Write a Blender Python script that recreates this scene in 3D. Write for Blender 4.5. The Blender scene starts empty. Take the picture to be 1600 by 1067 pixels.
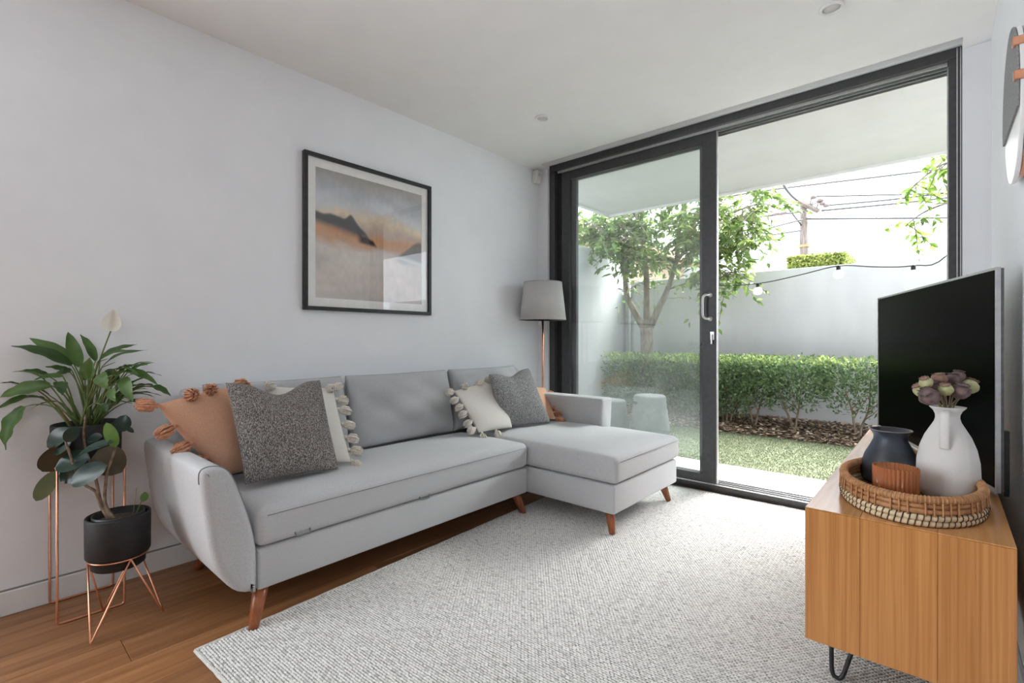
import bpy, bmesh, math, random
import numpy as np
from mathutils import Vector, Matrix
random.seed(7); RNG = np.random.default_rng(7)
SC = bpy.context.scene
COL = SC.collection
PI = math.pi

# ------------------------------------------------------------------ camera
F, CX, CY, CAM_H = 764.0, 800.0, 530.0, 1.08
YAW = math.atan(675.0 / F); SN, CS = math.sin(YAW), math.cos(YAW)
cam_data = bpy.data.cameras.new('camera'); cam = bpy.data.objects.new('camera', cam_data); COL.objects.link(cam)
cam_data.sensor_fit = 'HORIZONTAL'; cam_data.sensor_width = 36.0
cam_data.lens = 36.0 * F / 1600.0
cam_data.shift_x = 0.0; cam_data.shift_y = (CY - 533.5) / 1600.0
cam_data.clip_start = 0.02; cam_data.clip_end = 300
cam.location = (0, 0, CAM_H); cam.rotation_euler = (PI / 2, 0, YAW)
SC.camera = cam

# ------------------------------------------------------------------ world, sun, added fill lights, exposure
world = bpy.data.worlds.new('bright_overcast_sky'); SC.world = world; world.use_nodes = True
wn = world.node_tree.nodes; wl = world.node_tree.links
bg = wn['Background']; bg.inputs['Strength'].default_value = 2.1
tc = wn.new('ShaderNodeTexCoord'); nz = wn.new('ShaderNodeTexNoise'); rp = wn.new('ShaderNodeValToRGB')
nz.inputs['Scale'].default_value = 2.2; nz.inputs['Detail'].default_value = 5
rp.color_ramp.elements[0].position = 0.35; rp.color_ramp.elements[0].color = (0.70, 0.82, 0.97, 1)
rp.color_ramp.elements[1].position = 0.62; rp.color_ramp.elements[1].color = (0.96, 0.98, 1.0, 1)
wl.new(tc.outputs['Generated'], nz.inputs['Vector']); wl.new(nz.outputs['Fac'], rp.inputs['Fac']); wl.new(rp.outputs['Color'], bg.inputs['Color'])

LXW = -2.80
def light(name, kind, loc, rot, energy, color=(1, 1, 1), **kw):
    d = bpy.data.lights.new(name, kind); d.energy = energy; d.color = color
    for k, v in kw.items(): setattr(d, k, v)
    o = bpy.data.objects.new(name, d); COL.objects.link(o); o.location = loc; o.rotation_euler = rot
    return o
# hazy sun beyond the garden wall, shining towards the house
light('sun', 'SUN', (0, 12, 9), (math.radians(-42), 0, math.radians(-14)), 14.2, (1.0, 0.98, 0.96), angle=math.radians(50))
# added fill light, set in an invented opening of the unseen left wall
light('added_side_fill', 'AREA', (LXW + .02, -1.9, 1.35), (0, -PI / 2, 0), 46, (0.96, 0.98, 1.0), shape='RECTANGLE', size=2.1, size_y=2.7)
# weaker added fill light, in an invented opening of the unseen east wall
light('added_east_fill', 'AREA', (2.83, -1.3, 1.55), (0, PI / 2, 0), 5, (0.97, 0.985, 1.0), shape='RECTANGLE', size=1.2, size_y=1.3)
# daylight through the open sliding door: portal only guides sky sampling
pt = light('door_portal', 'AREA', (-1.29, 3.85, 1.3), (-PI / 2, 0, 0), 1, shape='RECTANGLE', size=2.7, size_y=2.5)
pt.data.cycles.is_portal = True
SC.view_settings.view_transform = 'Standard'; SC.view_settings.look = 'None'
SC.view_settings.exposure = 1.24; SC.view_settings.gamma = 1.0; SC.view_settings.use_curve_mapping = False
SC.cycles.use_denoising = True
SC.cycles.max_bounces = 10; SC.cycles.diffuse_bounces = 6; SC.cycles.transmission_bounces = 8; SC.cycles.transparent_max_bounces = 12
SC.cycles.caustics_reflective = False; SC.cycles.caustics_refractive = False

# ------------------------------------------------------------------ pixel -> place helpers
def ray(u, v):
    r = (u - CX) / F
    return Vector((r * CS - SN, r * SN + CS, -(v - CY) / F))
def at_d(u, v, d): return Vector((0, 0, CAM_H)) + ray(u, v) * d
def on_x(u, v, X): r = ray(u, v); return Vector((0, 0, CAM_H)) + r * (X / r.x)
def on_y(u, v, Y): r = ray(u, v); return Vector((0, 0, CAM_H)) + r * (Y / r.y)
def on_z(u, v, Z): r = ray(u, v); return Vector((0, 0, CAM_H)) + r * ((Z - CAM_H) / r.z)
def depth(p): return -p[0] * SN + p[1] * CS

# ------------------------------------------------------------------ object helpers
ORG = {}
def tag(o, label=None, cat=None, group=None, kind=None):
    if label: o['label'] = label
    if cat: o['category'] = cat
    if group: o['group'] = group
    if kind: o['kind'] = kind
    return o
def _link(o, parent, org):
    COL.objects.link(o)
    if parent is not None: o.parent = parent
    ORG[o.name] = org
def thing(name, loc, label, cat, group=None):
    o = bpy.data.objects.new(name, None); o.empty_display_size = 0.05
    o.location = loc; _link(o, None, Vector(loc)); return tag(o, label, cat, group)
def meshobj(name, me, mat, parent=None, org=None):
    """mesh given in world coordinates; origin moved to the parent's origin or org"""
    base = ORG[parent.name] if parent is not None else (Vector(org) if org is not None else Vector((0, 0, 0)))
    if base.length > 0: me.transform(Matrix.Translation(-base))
    if mat is not None and not me.materials: me.materials.append(mat)
    o = bpy.data.objects.new(name, me)
    if parent is None: o.location = base
    _link(o, parent, base); return o
def pyobj(name, vs, fs, mat, parent=None, smooth=False, org=None):
    me = bpy.data.meshes.new(name); me.from_pydata([tuple(v) for v in vs], [], fs)
    if smooth: me.polygons.foreach_set('use_smooth', [True] * len(me.polygons))
    me.update(); return meshobj(name, me, mat, parent, org)
def bmobj(name, bm, mat, parent=None, smooth=False, org=None):
    bmesh.ops.recalc_face_normals(bm, faces=bm.faces)
    me = bpy.data.meshes.new(name); bm.to_mesh(me); bm.free()
    if smooth: me.polygons.foreach_set('use_smooth', [True] * len(me.polygons))
    me.update(); return meshobj(name, me, mat, parent, org)
def inst(name, me, mtx, parent):
    """a part that shares mesh data; mtx in world coordinates"""
    o = bpy.data.objects.new(name, me); COL.objects.link(o)
    base = Vector((0, 0, 0))
    if parent is not None: o.parent = parent; base = ORG[parent.name]
    o.matrix_local = Matrix.Translation(-base) @ mtx; ORG[o.name] = base
    return o
def bx(bm, x0, x1, y0, y1, z0, z1, bev=0.0, seg=2):
    r = bmesh.ops.create_cube(bm, size=1.0); vs = r['verts']
    for v in vs:
        v.co = Vector((x0 + (v.co.x + .5) * (x1 - x0), y0 + (v.co.y + .5) * (y1 - y0), z0 + (v.co.z + .5) * (z1 - z0)))
    if bev > 0:
        es = list({e for v in vs for e in v.link_edges})
        bmesh.ops.bevel(bm, geom=es, offset=bev, segments=seg, profile=0.5, affect='EDGES')
    return bm
def box(name, x0, x1, y0, y1, z0, z1, mat, parent=None, bev=0.0, seg=2, smooth=False, org=None):
    return bmobj(name, bx(bmesh.new(), x0, x1, y0, y1, z0, z1, bev, seg), mat, parent, smooth, org)
def tube_data(path, rad, n=8, caps=True, vs=None, fs=None, closed=False):
    vs = [] if vs is None else vs; fs = [] if fs is None else fs
    P = [Vector(p) for p in path]; m = len(P); b0 = len(vs)
    R = rad if hasattr(rad, '__len__') else [rad] * m
    nrm = None
    for i in range(m):
        if closed: t = P[(i + 1) % m] - P[i - 1]
        else: t = P[min(i + 1, m - 1)] - P[max(i - 1, 0)]
        t.normalize()
        if nrm is None:
            a = Vector((0, 0, 1)) if abs(t.z) < .9 else Vector((1, 0, 0)); nrm = t.cross(a).normalized()
        else:
            nrm = nrm - t * nrm.dot(t)
            nrm = nrm.normalized() if nrm.length > 1e-6 else t.orthogonal().normalized()
        bi = t.cross(nrm)
        for k in range(n):
            a = 2 * PI * k / n; vs.append(P[i] + (nrm * math.cos(a) + bi * math.sin(a)) * R[i])
    for i in range(m if closed else m - 1):
        j = (i + 1) % m
        for k in range(n):
            fs.append((b0 + i * n + k, b0 + i * n + (k + 1) % n, b0 + j * n + (k + 1) % n, b0 + j * n + k))
    if caps and not closed:
        fs.append(tuple(b0 + k for k in reversed(range(n)))); fs.append(tuple(b0 + (m - 1) * n + k for k in range(n)))
    return vs, fs
def tube(name, path, rad, mat, parent=None, n=8, closed=False, org=None, smooth=True):
    vs, fs = tube_data(path, rad, n, closed=closed); return pyobj(name, vs, fs, mat, parent, smooth, org)
def lathe_data(prof, c, n=32, sx=1.0, sy=1.0):
    vs = []; fs = []; m = len(prof)
    for (r, z) in prof:
        for k in range(n):
            a = 2 * PI * k / n; vs.append((c[0] + r * sx * math.cos(a), c[1] + r * sy * math.sin(a), c[2] + z))
    for i in range(m - 1):
        for k in range(n): fs.append((i * n + k, i * n + (k + 1) % n, (i + 1) * n + (k + 1) % n, (i + 1) * n + k))
    if prof[0][0] > 1e-4: fs.append(tuple(reversed(range(n))))
    if prof[-1][0] > 1e-4: fs.append(tuple((m - 1) * n + k for k in range(n)))
    return vs, fs
def lathe(name, prof, c, mat, parent=None, n=32, org=None, smooth=True):
    vs, fs = lathe_data(prof, c, n); o = pyobj(name, vs, fs, mat, parent, smooth, org)
    return o
def bez(p0, p1, p2, n):
    p0, p1, p2 = Vector(p0), Vector(p1), Vector(p2)
    return [p0 * (1 - t) ** 2 + p1 * 2 * t * (1 - t) + p2 * t * t for t in [i / (n - 1) for i in range(n)]]
def smooth_path(pts, n):
    """Catmull-Rom through the points"""
    P = [Vector(p) for p in pts]; out = []
    for i in range(len(P) - 1):
        a, b, c_, d = P[max(i - 1, 0)], P[i], P[i + 1], P[min(i + 2, len(P) - 1)]
        for k in range(n):
            t = k / n
            out.append(.5 * ((2 * b) + (c_ - a) * t + (2 * a - 5 * b + 4 * c_ - d) * t * t + (3 * b - a - 3 * c_ + d) * t ** 3))
    out.append(P[-1]); return out
def npmesh(name, V, Q, mat, parent=None, cols=None, smooth=False, org=None, k=4):
    """large mesh from numpy: V (n,3), Q (m,k), cols per-face float attribute 'tone'"""
    me = bpy.data.meshes.new(name)
    base = ORG[parent.name] if parent is not None else (Vector(org) if org is not None else Vector((0, 0, 0)))
    V = np.asarray(V, dtype=np.float32) - np.array(base, dtype=np.float32)
    Q = np.asarray(Q, dtype=np.int32); nf = len(Q)
    me.vertices.add(len(V)); me.vertices.foreach_set('co', V.ravel())
    me.loops.add(nf * k); me.loops.foreach_set('vertex_index', Q.ravel())
    me.polygons.add(nf); me.polygons.foreach_set('loop_start', np.arange(nf, dtype=np.int32) * k)
    if smooth: me.polygons.foreach_set('use_smooth', np.ones(nf, dtype=bool))
    if cols is not None:
        at = me.attributes.new('tone', 'FLOAT', 'FACE'); at.data.foreach_set('value', np.asarray(cols, dtype=np.float32))
    me.update(calc_edges=True); me.validate()
    if mat is not None: me.materials.append(mat)
    o = bpy.data.objects.new(name, me)
    if parent is None: o.location = base
    _link(o, parent, base); return o

# ------------------------------------------------------------------ materials
MATS = {}
def mat(name, col=(.5, .5, .5), rough=.6, metal=0.0, spec=.5, trans=0.0, ior=1.45, alpha=1.0, sheen=0.0):
    m = bpy.data.materials.new(name); m.use_nodes = True; b = m.node_tree.nodes['Principled BSDF']
    b.inputs['Base Color'].default_value = (*col, 1); b.inputs['Roughness'].default_value = rough
    b.inputs['Metallic'].default_value = metal; b.inputs['Specular IOR Level'].default_value = spec
    b.inputs['Transmission Weight'].default_value = trans; b.inputs['IOR'].default_value = ior
    b.inputs['Alpha'].default_value = alpha; b.inputs['Sheen Weight'].default_value = sheen
    MATS[name] = m; return m
def nodes(m): return m.node_tree.nodes, m.node_tree.links, m.node_tree.nodes['Principled BSDF']
def noise_col(m, c1, c2, scale, detail=4, stretch=(1, 1, 1), lo=.35, hi=.65, bump=0.0, bscale=None, coord='Object'):
    n, l, b = nodes(m)
    t = n.new('ShaderNodeTexCoord'); mp = n.new('ShaderNodeMapping'); mp.inputs['Scale'].default_value = stretch
    z = n.new('ShaderNodeTexNoise'); z.inputs['Scale'].default_value = scale; z.inputs['Detail'].default_value = detail
    r = n.new('ShaderNodeValToRGB'); r.color_ramp.elements[0].position = lo; r.color_ramp.elements[1].position = hi
    r.color_ramp.elements[0].color = (*c1, 1); r.color_ramp.elements[1].color = (*c2, 1)
    l.new(t.outputs[coord], mp.inputs['Vector']); l.new(mp.outputs['Vector'], z.inputs['Vector'])
    l.new(z.outputs['Fac'], r.inputs['Fac']); l.new(r.outputs['Color'], b.inputs['Base Color'])
    if bump:
        z2 = n.new('ShaderNodeTexNoise'); z2.inputs['Scale'].default_value = bscale or scale; z2.inputs['Detail'].default_value = 3
        l.new(mp.outputs['Vector'], z2.inputs['Vector'])
        bp = n.new('ShaderNodeBump'); bp.inputs['Strength'].default_value = bump; bp.inputs['Distance'].default_value = .002
        l.new(z2.outputs['Fac'], bp.inputs['Height']); l.new(bp.outputs['Normal'], b.inputs['Normal'])
    return m
def attr_col(m, stops, rough_extra=None, attr='tone'):
    n, l, b = nodes(m)
    a = n.new('ShaderNodeAttribute'); a.attribute_name = attr
    r = n.new('ShaderNodeValToRGB')
    els = r.color_ramp.elements
    while len(els) < len(stops): els.new(.5)
    for e, (p, c) in zip(els, stops): e.position = p; e.color = (*c, 1)
    l.new(a.outputs['Fac'], r.inputs['Fac']); l.new(r.outputs['Color'], b.inputs['Base Color'])
    return m
def leaf_mat(name, stops, transl=.35, rough=.45):
    m = mat(name, rough=rough, spec=.4); attr_col(m, stops)
    n, l, b = nodes(m); out = n['Material Output']
    tr = n.new('ShaderNodeBsdfTranslucent'); mx = n.new('ShaderNodeMixShader'); mx.inputs[0].default_value = transl
    src = b.inputs['Base Color'].links[0].from_socket
    l.new(src, tr.inputs['Color']); l.new(b.outputs[0], mx.inputs[1]); l.new(tr.outputs[0], mx.inputs[2]); l.new(mx.outputs[0], out.inputs['Surface'])
    return m
def weave(m, scale, strength, dist=.0015, c1=None, c2=None, coord='Object'):
    """woven cloth: crossing waves for bump and a thread-tone mix"""
    n, l, b = nodes(m)
    t = n.new('ShaderNodeTexCoord')
    ws = []
    for ax, d in (('X', 'X'), ('Y', 'Y'), ('Z', 'Z')):
        w = n.new('ShaderNodeTexWave'); w.bands_direction = d; w.inputs['Scale'].default_value = scale
        w.inputs['Distortion'].default_value = 2.5; w.inputs['Detail'].default_value = 2; w.inputs['Detail Scale'].default_value = 1.5
        l.new(t.outputs[coord], w.inputs['Vector']); ws.append(w)
    m1 = n.new('ShaderNodeMath'); m1.operation = 'MULTIPLY'; l.new(ws[0].outputs['Fac'], m1.inputs[0]); l.new(ws[1].outputs['Fac'], m1.inputs[1])
    m2 = n.new('ShaderNodeMath'); m2.operation = 'ADD'; l.new(m1.outputs[0], m2.inputs[0]); l.new(ws[2].outputs['Fac'], m2.inputs[1])
    bp = n.new('ShaderNodeBump'); bp.inputs['Strength'].default_value = strength; bp.inputs['Distance'].default_value = dist
    l.new(m2.outputs[0], bp.inputs['Height']); l.new(bp.outputs['Normal'], b.inputs['Normal'])
    if c1:
        z = n.new('ShaderNodeTexNoise'); z.inputs['Scale'].default_value = scale * 2.2; z.inputs['Detail'].default_value = 3
        l.new(t.outputs[coord], z.inputs['Vector'])
        r = n.new('ShaderNodeValToRGB'); r.color_ramp.elements[0].position = .36; r.color_ramp.elements[1].position = .64
        r.color_ramp.elements[0].color = (*c1, 1); r.color_ramp.elements[1].color = (*c2, 1)
        l.new(z.outputs['Fac'], r.inputs['Fac']); l.new(r.outputs['Color'], b.inputs['Base Color'])
    return m
def plank_mat(name, cols, grain=(28, 1.2, 28), rough=.42, rnd=True, spec=.5):
    m = mat(name, cols[1], rough, spec=spec); n, l, b = nodes(m)
    t = n.new('ShaderNodeTexCoord'); oi = n.new('ShaderNodeObjectInfo')
    mp = n.new('ShaderNodeMapping'); mp.inputs['Scale'].default_value = grain
    ad = n.new('ShaderNodeVectorMath'); ad.operation = 'ADD'; mu = n.new('ShaderNodeVectorMath'); mu.operation = 'SCALE'
    cb = n.new('ShaderNodeCombineXYZ'); 
    for i in range(3): l.new(oi.outputs['Random'], cb.inputs[i])
    l.new(cb.outputs[0], mu.inputs[0]); mu.inputs['Scale'].default_value = 40.0
    l.new(t.outputs['Object'], mp.inputs['Vector']); l.new(mp.outputs[0], ad.inputs[0]); l.new(mu.outputs[0], ad.inputs[1])
    z = n.new('ShaderNodeTexNoise'); z.inputs['Scale'].default_value = 1.0; z.inputs['Detail'].default_value = 6; z.inputs['Distortion'].default_value = .6
    l.new(ad.outputs[0], z.inputs['Vector'])
    r = n.new('ShaderNodeValToRGB'); els = r.color_ramp.elements
    els[0].position = .30; els[0].color = (*cols[0], 1); els[1].position = .70; els[1].color = (*cols[2], 1)
    e = els.new(.5); e.color = (*cols[1], 1)
    l.new(z.outputs['Fac'], r.inputs['Fac'])
    hs = n.new('ShaderNodeHueSaturation'); mr = n.new('ShaderNodeMapRange'); mr.inputs['To Min'].default_value = .78; mr.inputs['To Max'].default_value = 1.18
    l.new(oi.outputs['Random'], mr.inputs['Value']); l.new(mr.outputs[0], hs.inputs['Value']); l.new(r.outputs['Color'], hs.inputs['Color'])
    l.new(hs.outputs[0], b.inputs['Base Color'])
    bp = n.new('ShaderNodeBump'); bp.inputs['Strength'].default_value = .12; bp.inputs['Distance'].default_value = .001
    l.new(z.outputs['Fac'], bp.inputs['Height']); l.new(bp.outputs[0], b.inputs['Normal'])
    return m

M_wall = noise_col(mat('wall_paint', rough=.75, spec=.25), (.80, .815, .85), (.82, .835, .865), 6, bump=.05, bscale=180)
M_ceil = noise_col(mat('ceiling_paint', rough=.85, spec=.2), (.83, .83, .83), (.85, .85, .85), 5, bump=.03, bscale=150)
M_skirt = noise_col(mat('skirting_paint', rough=.5), (.74, .74, .745), (.77, .77, .775), 8)
M_plank = plank_mat('floor_timber', [(.17, .072, .028), (.235, .105, .042), (.31, .150, .064)], grain=(30, 1.3, 30), rough=.38)
M_console = plank_mat('console_timber', [(.40, .165, .050), (.50, .22, .070), (.58, .28, .098)], grain=(105, 105, 1.7), rough=.33)
M_consoletop = plank_mat('console_top_timber', [(.46, .21, .075), (.56, .275, .10), (.64, .34, .135)], grain=(60, 2.4, 60), rough=.20)
M_frame = noise_col(mat('charcoal_aluminium', rough=.42, metal=.25, spec=.5), (.058, .058, .062), (.070, .070, .074), 40)
M_frame_dk = noise_col(mat('shadow_gasket', rough=.7), (.010, .010, .011), (.016, .016, .017), 30)
M_track = noise_col(mat('bright_track_rail', rough=.35, metal=.8), (.62, .62, .63), (.70, .70, .71), 30)
M_steel = noise_col(mat('brushed_steel', rough=.32, metal=.9), (.56, .55, .54), (.64, .63, .62), 60)
M_copper = noise_col(mat('copper_wire', rough=.28, metal=.95), (.78, .36, .22), (.86, .43, .28), 50)
M_white_pl = noise_col(mat('white_plastic', rough=.45), (.74, .74, .72), (.78, .78, .76), 20)
M_black = noise_col(mat('black_plastic', rough=.4), (.014, .014, .015), (.022, .022, .023), 30)

def glass_mat(name, tint, refl=1.0, haze=0.0):
    """thin flat pane: straight-through tinted view plus mirror reflection by angle"""
    m = bpy.data.materials.new(name); m.use_nodes = True; n = m.node_tree.nodes; l = m.node_tree.links
    n.remove(n['Principled BSDF']); out = n['Material Output']
    tr = n.new('ShaderNodeBsdfTransparent'); tr.inputs['Color'].default_value = (*tint, 1)
    gl = n.new('ShaderNodeBsdfGlossy'); gl.inputs['Roughness'].default_value = .0; gl.inputs['Color'].default_value = (1, 1, 1, 1)
    fr = n.new('ShaderNodeLayerWeight'); fr.inputs['Blend'].default_value = .5
    pw = n.new('ShaderNodeMath'); pw.operation = 'POWER'; pw.inputs[1].default_value = 5.0; l.new(fr.outputs['Facing'], pw.inputs[0])
    ma = n.new('ShaderNodeMath'); ma.operation = 'MULTIPLY_ADD'; ma.inputs[1].default_value = .92; ma.inputs[2].default_value = .05; l.new(pw.outputs[0], ma.inputs[0])
    ml = n.new('ShaderNodeMath'); ml.operation = 'MULTIPLY'; ml.inputs[1].default_value = refl; ml.use_clamp = True
    mx = n.new('ShaderNodeMixShader'); l.new(ma.outputs[0], ml.inputs[0]); l.new(ml.outputs[0], mx.inputs[0])
    src = tr.outputs[0]
    if haze:                                   # faint pale diffuse veil mixed into the pane
        df = n.new('ShaderNodeBsdfDiffuse'); df.inputs['Color'].default_value = (.9, .95, .93, 1); tl = n.new('ShaderNodeBsdfTranslucent'); tl.inputs['Color'].default_value = (.9, .95, .93, 1)
        m1 = n.new('ShaderNodeMixShader'); m1.inputs[0].default_value = .5; l.new(df.outputs[0], m1.inputs[1]); l.new(tl.outputs[0], m1.inputs[2])
        m2 = n.new('ShaderNodeMixShader'); m2.inputs[0].default_value = haze; l.new(tr.outputs[0], m2.inputs[1]); l.new(m1.outputs[0], m2.inputs[2]); src = m2.outputs[0]
    l.new(src, mx.inputs[1]); l.new(gl.outputs[0], mx.inputs[2]); l.new(mx.outputs[0], out.inputs['Surface'])
    return m
M_glass = glass_mat('door_glass', (.93, .97, .955), 1.6, .028)
M_picglass = glass_mat('picture_glass', (.99, .99, .99), 1.3)

# ================================================================== ROOM SHELL
LX, RX, BY = -2.755, 0.18, 3.48          # left wall, right wall, back wall planes
CZ = 2.60
RXX, FY = 2.80, -4.10                     # open-plan part behind the photographer
def struct(o): o['kind'] = 'structure'; return o

# floor: screed slab + separate boards
floor = struct(box('floor', LX - .15, RXX + .15, FY - .15, 3.72, -.20, -.020, noise_col(mat('screed', rough=.9), (.10, .06, .035), (.13, .08, .05), 8)))
PW = .178; px0 = LX + .001; ncol = int((RXX - LX) / PW) + 1
plank_me = {}
for i in range(ncol):
    x0 = px0 + i * PW; x1 = min(x0 + PW - .0016, RXX - .001)
    if x1 - x0 < .02: continue
    yend = 3.529 if x1 < .1 else (3.475 if x1 < RX else .898)
    if x0 < RX < x1: x1 = RX - .002; yend = 3.475
    y = FY + .002 - random.uniform(0, 1.6)
    while y < yend:
        L = random.choice((1.9, 2.2)); y0 = max(y, FY + .002); y1 = min(y + L - .0016, yend); y += L
        if y1 - y0 < .03: continue
        key = (round(x1 - x0, 4), round(y1 - y0, 3))
        if key not in plank_me:
            me = bpy.data.meshes.new('floor_board'); bm = bx(bmesh.new(), 0, x1 - x0, 0, y1 - y0, -.0185, 0, .0012, 1)
            bm.to_mesh(me); bm.free(); me.materials.append(M_plank); plank_me[key] = me
        inst('floor_board', plank_me[key], Matrix.Translation((x0, y0, 0)), floor)

wlft = struct(box('wall_left', LX - .15, LX, -.5, 3.70, -.02, 2.78, M_wall))
box('wall_pier', LX - .15, LX, FY - .15, -3.3, -.02, 2.78, M_wall, wlft)
box('wall_header', LX - .15, LX, -3.3, -.5, 2.45, 2.78, M_wall, wlft)
box('wall_sill', LX - .15, LX, -3.3, -.5, -.02, .25, M_wall, wlft)
win = struct(bpy.data.objects.new('added_window_1', None)); win.location = (LX - .1, -1.9, .25); _link(win, None, Vector((LX - .1, -1.9, .25)))  # invented, out of view; added to carry the side fill light
for (ya, yb, za, zb_) in ((-3.3, -3.25, .25, 2.45), (-.55, -.5, .25, 2.45), (-3.25, -.55, .25, .30), (-3.25, -.55, 2.40, 2.45)):
    box('added_window_frame', LX - .12, LX - .06, ya, yb, za, zb_, M_frame, win)
pyobj('glass_pane', [(LX - .09, -3.25, .3), (LX - .09, -.55, .3), (LX - .09, -.55, 2.4), (LX - .09, -3.25, 2.4)], [(0, 1, 2, 3)], M_glass, win)
struct(box('wall_right', RX, RX + .12, .90, 3.70, -.02, 2.78, M_wall))
wb = struct(box('wall_back', LX, -2.650, BY, 3.70, -.02, 2.78, M_wall))
box('wall_pier', .072, RX, BY, 3.70, -.02, 2.78, M_wall, wb)
box('wall_header', -2.650, .072, BY, 3.70, 2.630, 2.78, M_wall, wb)
# nook return and the rest of the open-plan room
struct(box('wall_return', RX + .12, RXX + .15, .90, 1.02, -.02, 2.78, M_wall))
M_unseen_dk = noise_col(mat('unseen_wall_bounce_cut', rough=.6), (.10, .085, .075), (.15, .125, .11), 4, 5, (6, 6, .6))  # unseen walls made dark to cut bounced light; joinery is invented
struct(box('wall_front', LX - .15, RXX + .15, FY - .15, FY, -.02, 2.78, M_unseen_dk))
WY0, WY1, WZ0, WZ1 = -2.0, -.6, .90, 2.20
weast = struct(box('wall_east', RXX, RXX + .15, FY, WY0, -.02, 2.78, M_unseen_dk))
box('wall_pier', RXX, RXX + .15, WY1, .90, -.02, 2.78, M_unseen_dk, weast); box('wall_header', RXX, RXX + .15, WY0, WY1, WZ1, 2.78, M_unseen_dk, weast); box('wall_sill', RXX, RXX + .15, WY0, WY1, -.02, WZ0, M_unseen_dk, weast)
win2 = struct(bpy.data.objects.new('added_window_2', None)); win2.location = (RXX + .1, -1.3, WZ0); _link(win2, None, Vector((RXX + .1, -1.3, WZ0)))  # invented, out of view; added to give the east fill light an opening
for (ya, yb, za, zb_) in ((WY0, WY0 + .05, WZ0, WZ1), (WY1 - .05, WY1, WZ0, WZ1), (WY0 + .05, WY1 - .05, WZ0, WZ0 + .05), (WY0 + .05, WY1 - .05, WZ1 - .05, WZ1)):
    box('added_window_frame', RXX + .06, RXX + .12, ya, yb, za, zb_, M_frame, win2)
pyobj('glass_pane', [(RXX + .09, WY0 + .05, WZ0 + .05), (RXX + .09, WY1 - .05, WZ0 + .05), (RXX + .09, WY1 - .05, WZ1 - .05), (RXX + .09, WY0 + .05, WZ1 - .05)], [(0, 1, 2, 3)], M_glass, win2)
# ceiling with the recessed blind slot in front of the door
ce = struct(box('ceiling', LX, RXX, FY, 3.345, CZ, CZ + .10, M_ceil))
box('ceiling_strip', LX, -2.635, 3.345, BY, CZ, CZ + .10, M_ceil, ce)
box('ceiling_strip', .072, RX, 3.345, BY, CZ, CZ + .10, M_ceil, ce)
box('slot_lid', -2.635, .072, 3.345, BY, CZ + .10, CZ + .12, M_ceil, ce)
struct(box('baseboard_left', LX, LX + .012, FY, BY, .0, .093, M_skirt, bev=.002, seg=1))
box('shadow_line', LX, LX + .004, FY, BY, .0935, .100, mat('skirting_shadow_gap', (.25, .25, .25), .8), bpy.data.objects['baseboard_left'])
struct(box('baseboard_right', RX - .012, RX, .90, BY, .0, .093, M_skirt, bev=.002, seg=1))

# ------------------------------------------------------------------ sliding door in the back wall
HZ, FY0, FY1 = 2.575, 3.505, 3.685
door = struct(bpy.data.objects.new('door_1', None)); door.location = (-1.29, 3.6, 0); _link(door, None, Vector((-1.29, 3.6, 0)))
tag(door, 'charcoal aluminium stacking sliding door standing half open to the garden', kind='structure')
box('head_frame', -2.650, .072, FY0, FY1, HZ, 2.630, M_frame, door, .003)
box('jamb', -2.650, -2.590, FY0, FY1, 0, HZ, M_frame, door, .003)
box('jamb', .018, .072, FY0, FY1, 0, HZ, M_frame, door, .003)
box('sill_frame', -2.590, .018, 3.535, FY1, -.018, .046, M_frame, door, .003)
for y in (3.535, 3.580, 3.625, 3.668):                       # head and sill track fins
    box('track_rail', -2.58, .014, y - .002, y + .002, HZ - .020, HZ, M_track, door)
    box('track_rail', -2.58, .014, y + .006, y + .010, .046, .054, M_track, door)
box('track_brush', -2.58, .014, 3.590, 3.616, HZ - .010, HZ, M_frame_dk, door)
box('jamb_slot', -2.588, -2.545, 3.540, 3.66, .047, HZ - .021, M_frame_dk, door)
for y in (3.545, 3.600):
    box('jamb_bead', .012, .018, y, y + .006, .055, HZ - .021, M_track, door)
for xb in (.050, .064):
    box('jamb_bead', xb, xb + .004, FY0 - .0015, FY0 + .001, .002, HZ + .05, M_track, door)
def panel(x0, x1, y0, y1, sl, sr, front):
    p = bpy.data.objects.new('sliding_panel', None); p.parent = door; COL.objects.link(p); ORG[p.name] = ORG[door.name]
    zb, zt = .056, HZ - .022
    box('stile', x0, x0 + sl, y0, y1, zb, zt, M_frame, p, .003)
    box('stile', x1 - sr, x1, y0, y1, zb, zt, M_frame, p, .003)
    box('rail', x0 + sl, x1 - sr, y0, y1, zt - .075, zt, M_frame, p, .003)
    box('rail', x0 + sl, x1 - sr, y0, y1, zb, zb + .060, M_frame, p, .003)
    ym = (y0 + y1) / 2
    pyobj('glass_pane', [(x0 + sl, ym, zb + .06), (x1 - sr, ym, zb + .06), (x1 - sr, ym, zt - .075), (x0 + sl, ym, zt - .075)], [(0, 1, 2, 3)], M_glass, p)
    return p
pA = panel(-2.540, -1.205, 3.538, 3.576, .085, .098, True)
pB = panel(-2.500, -1.240, 3.584, 3.620, .085, .098, False)
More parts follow.
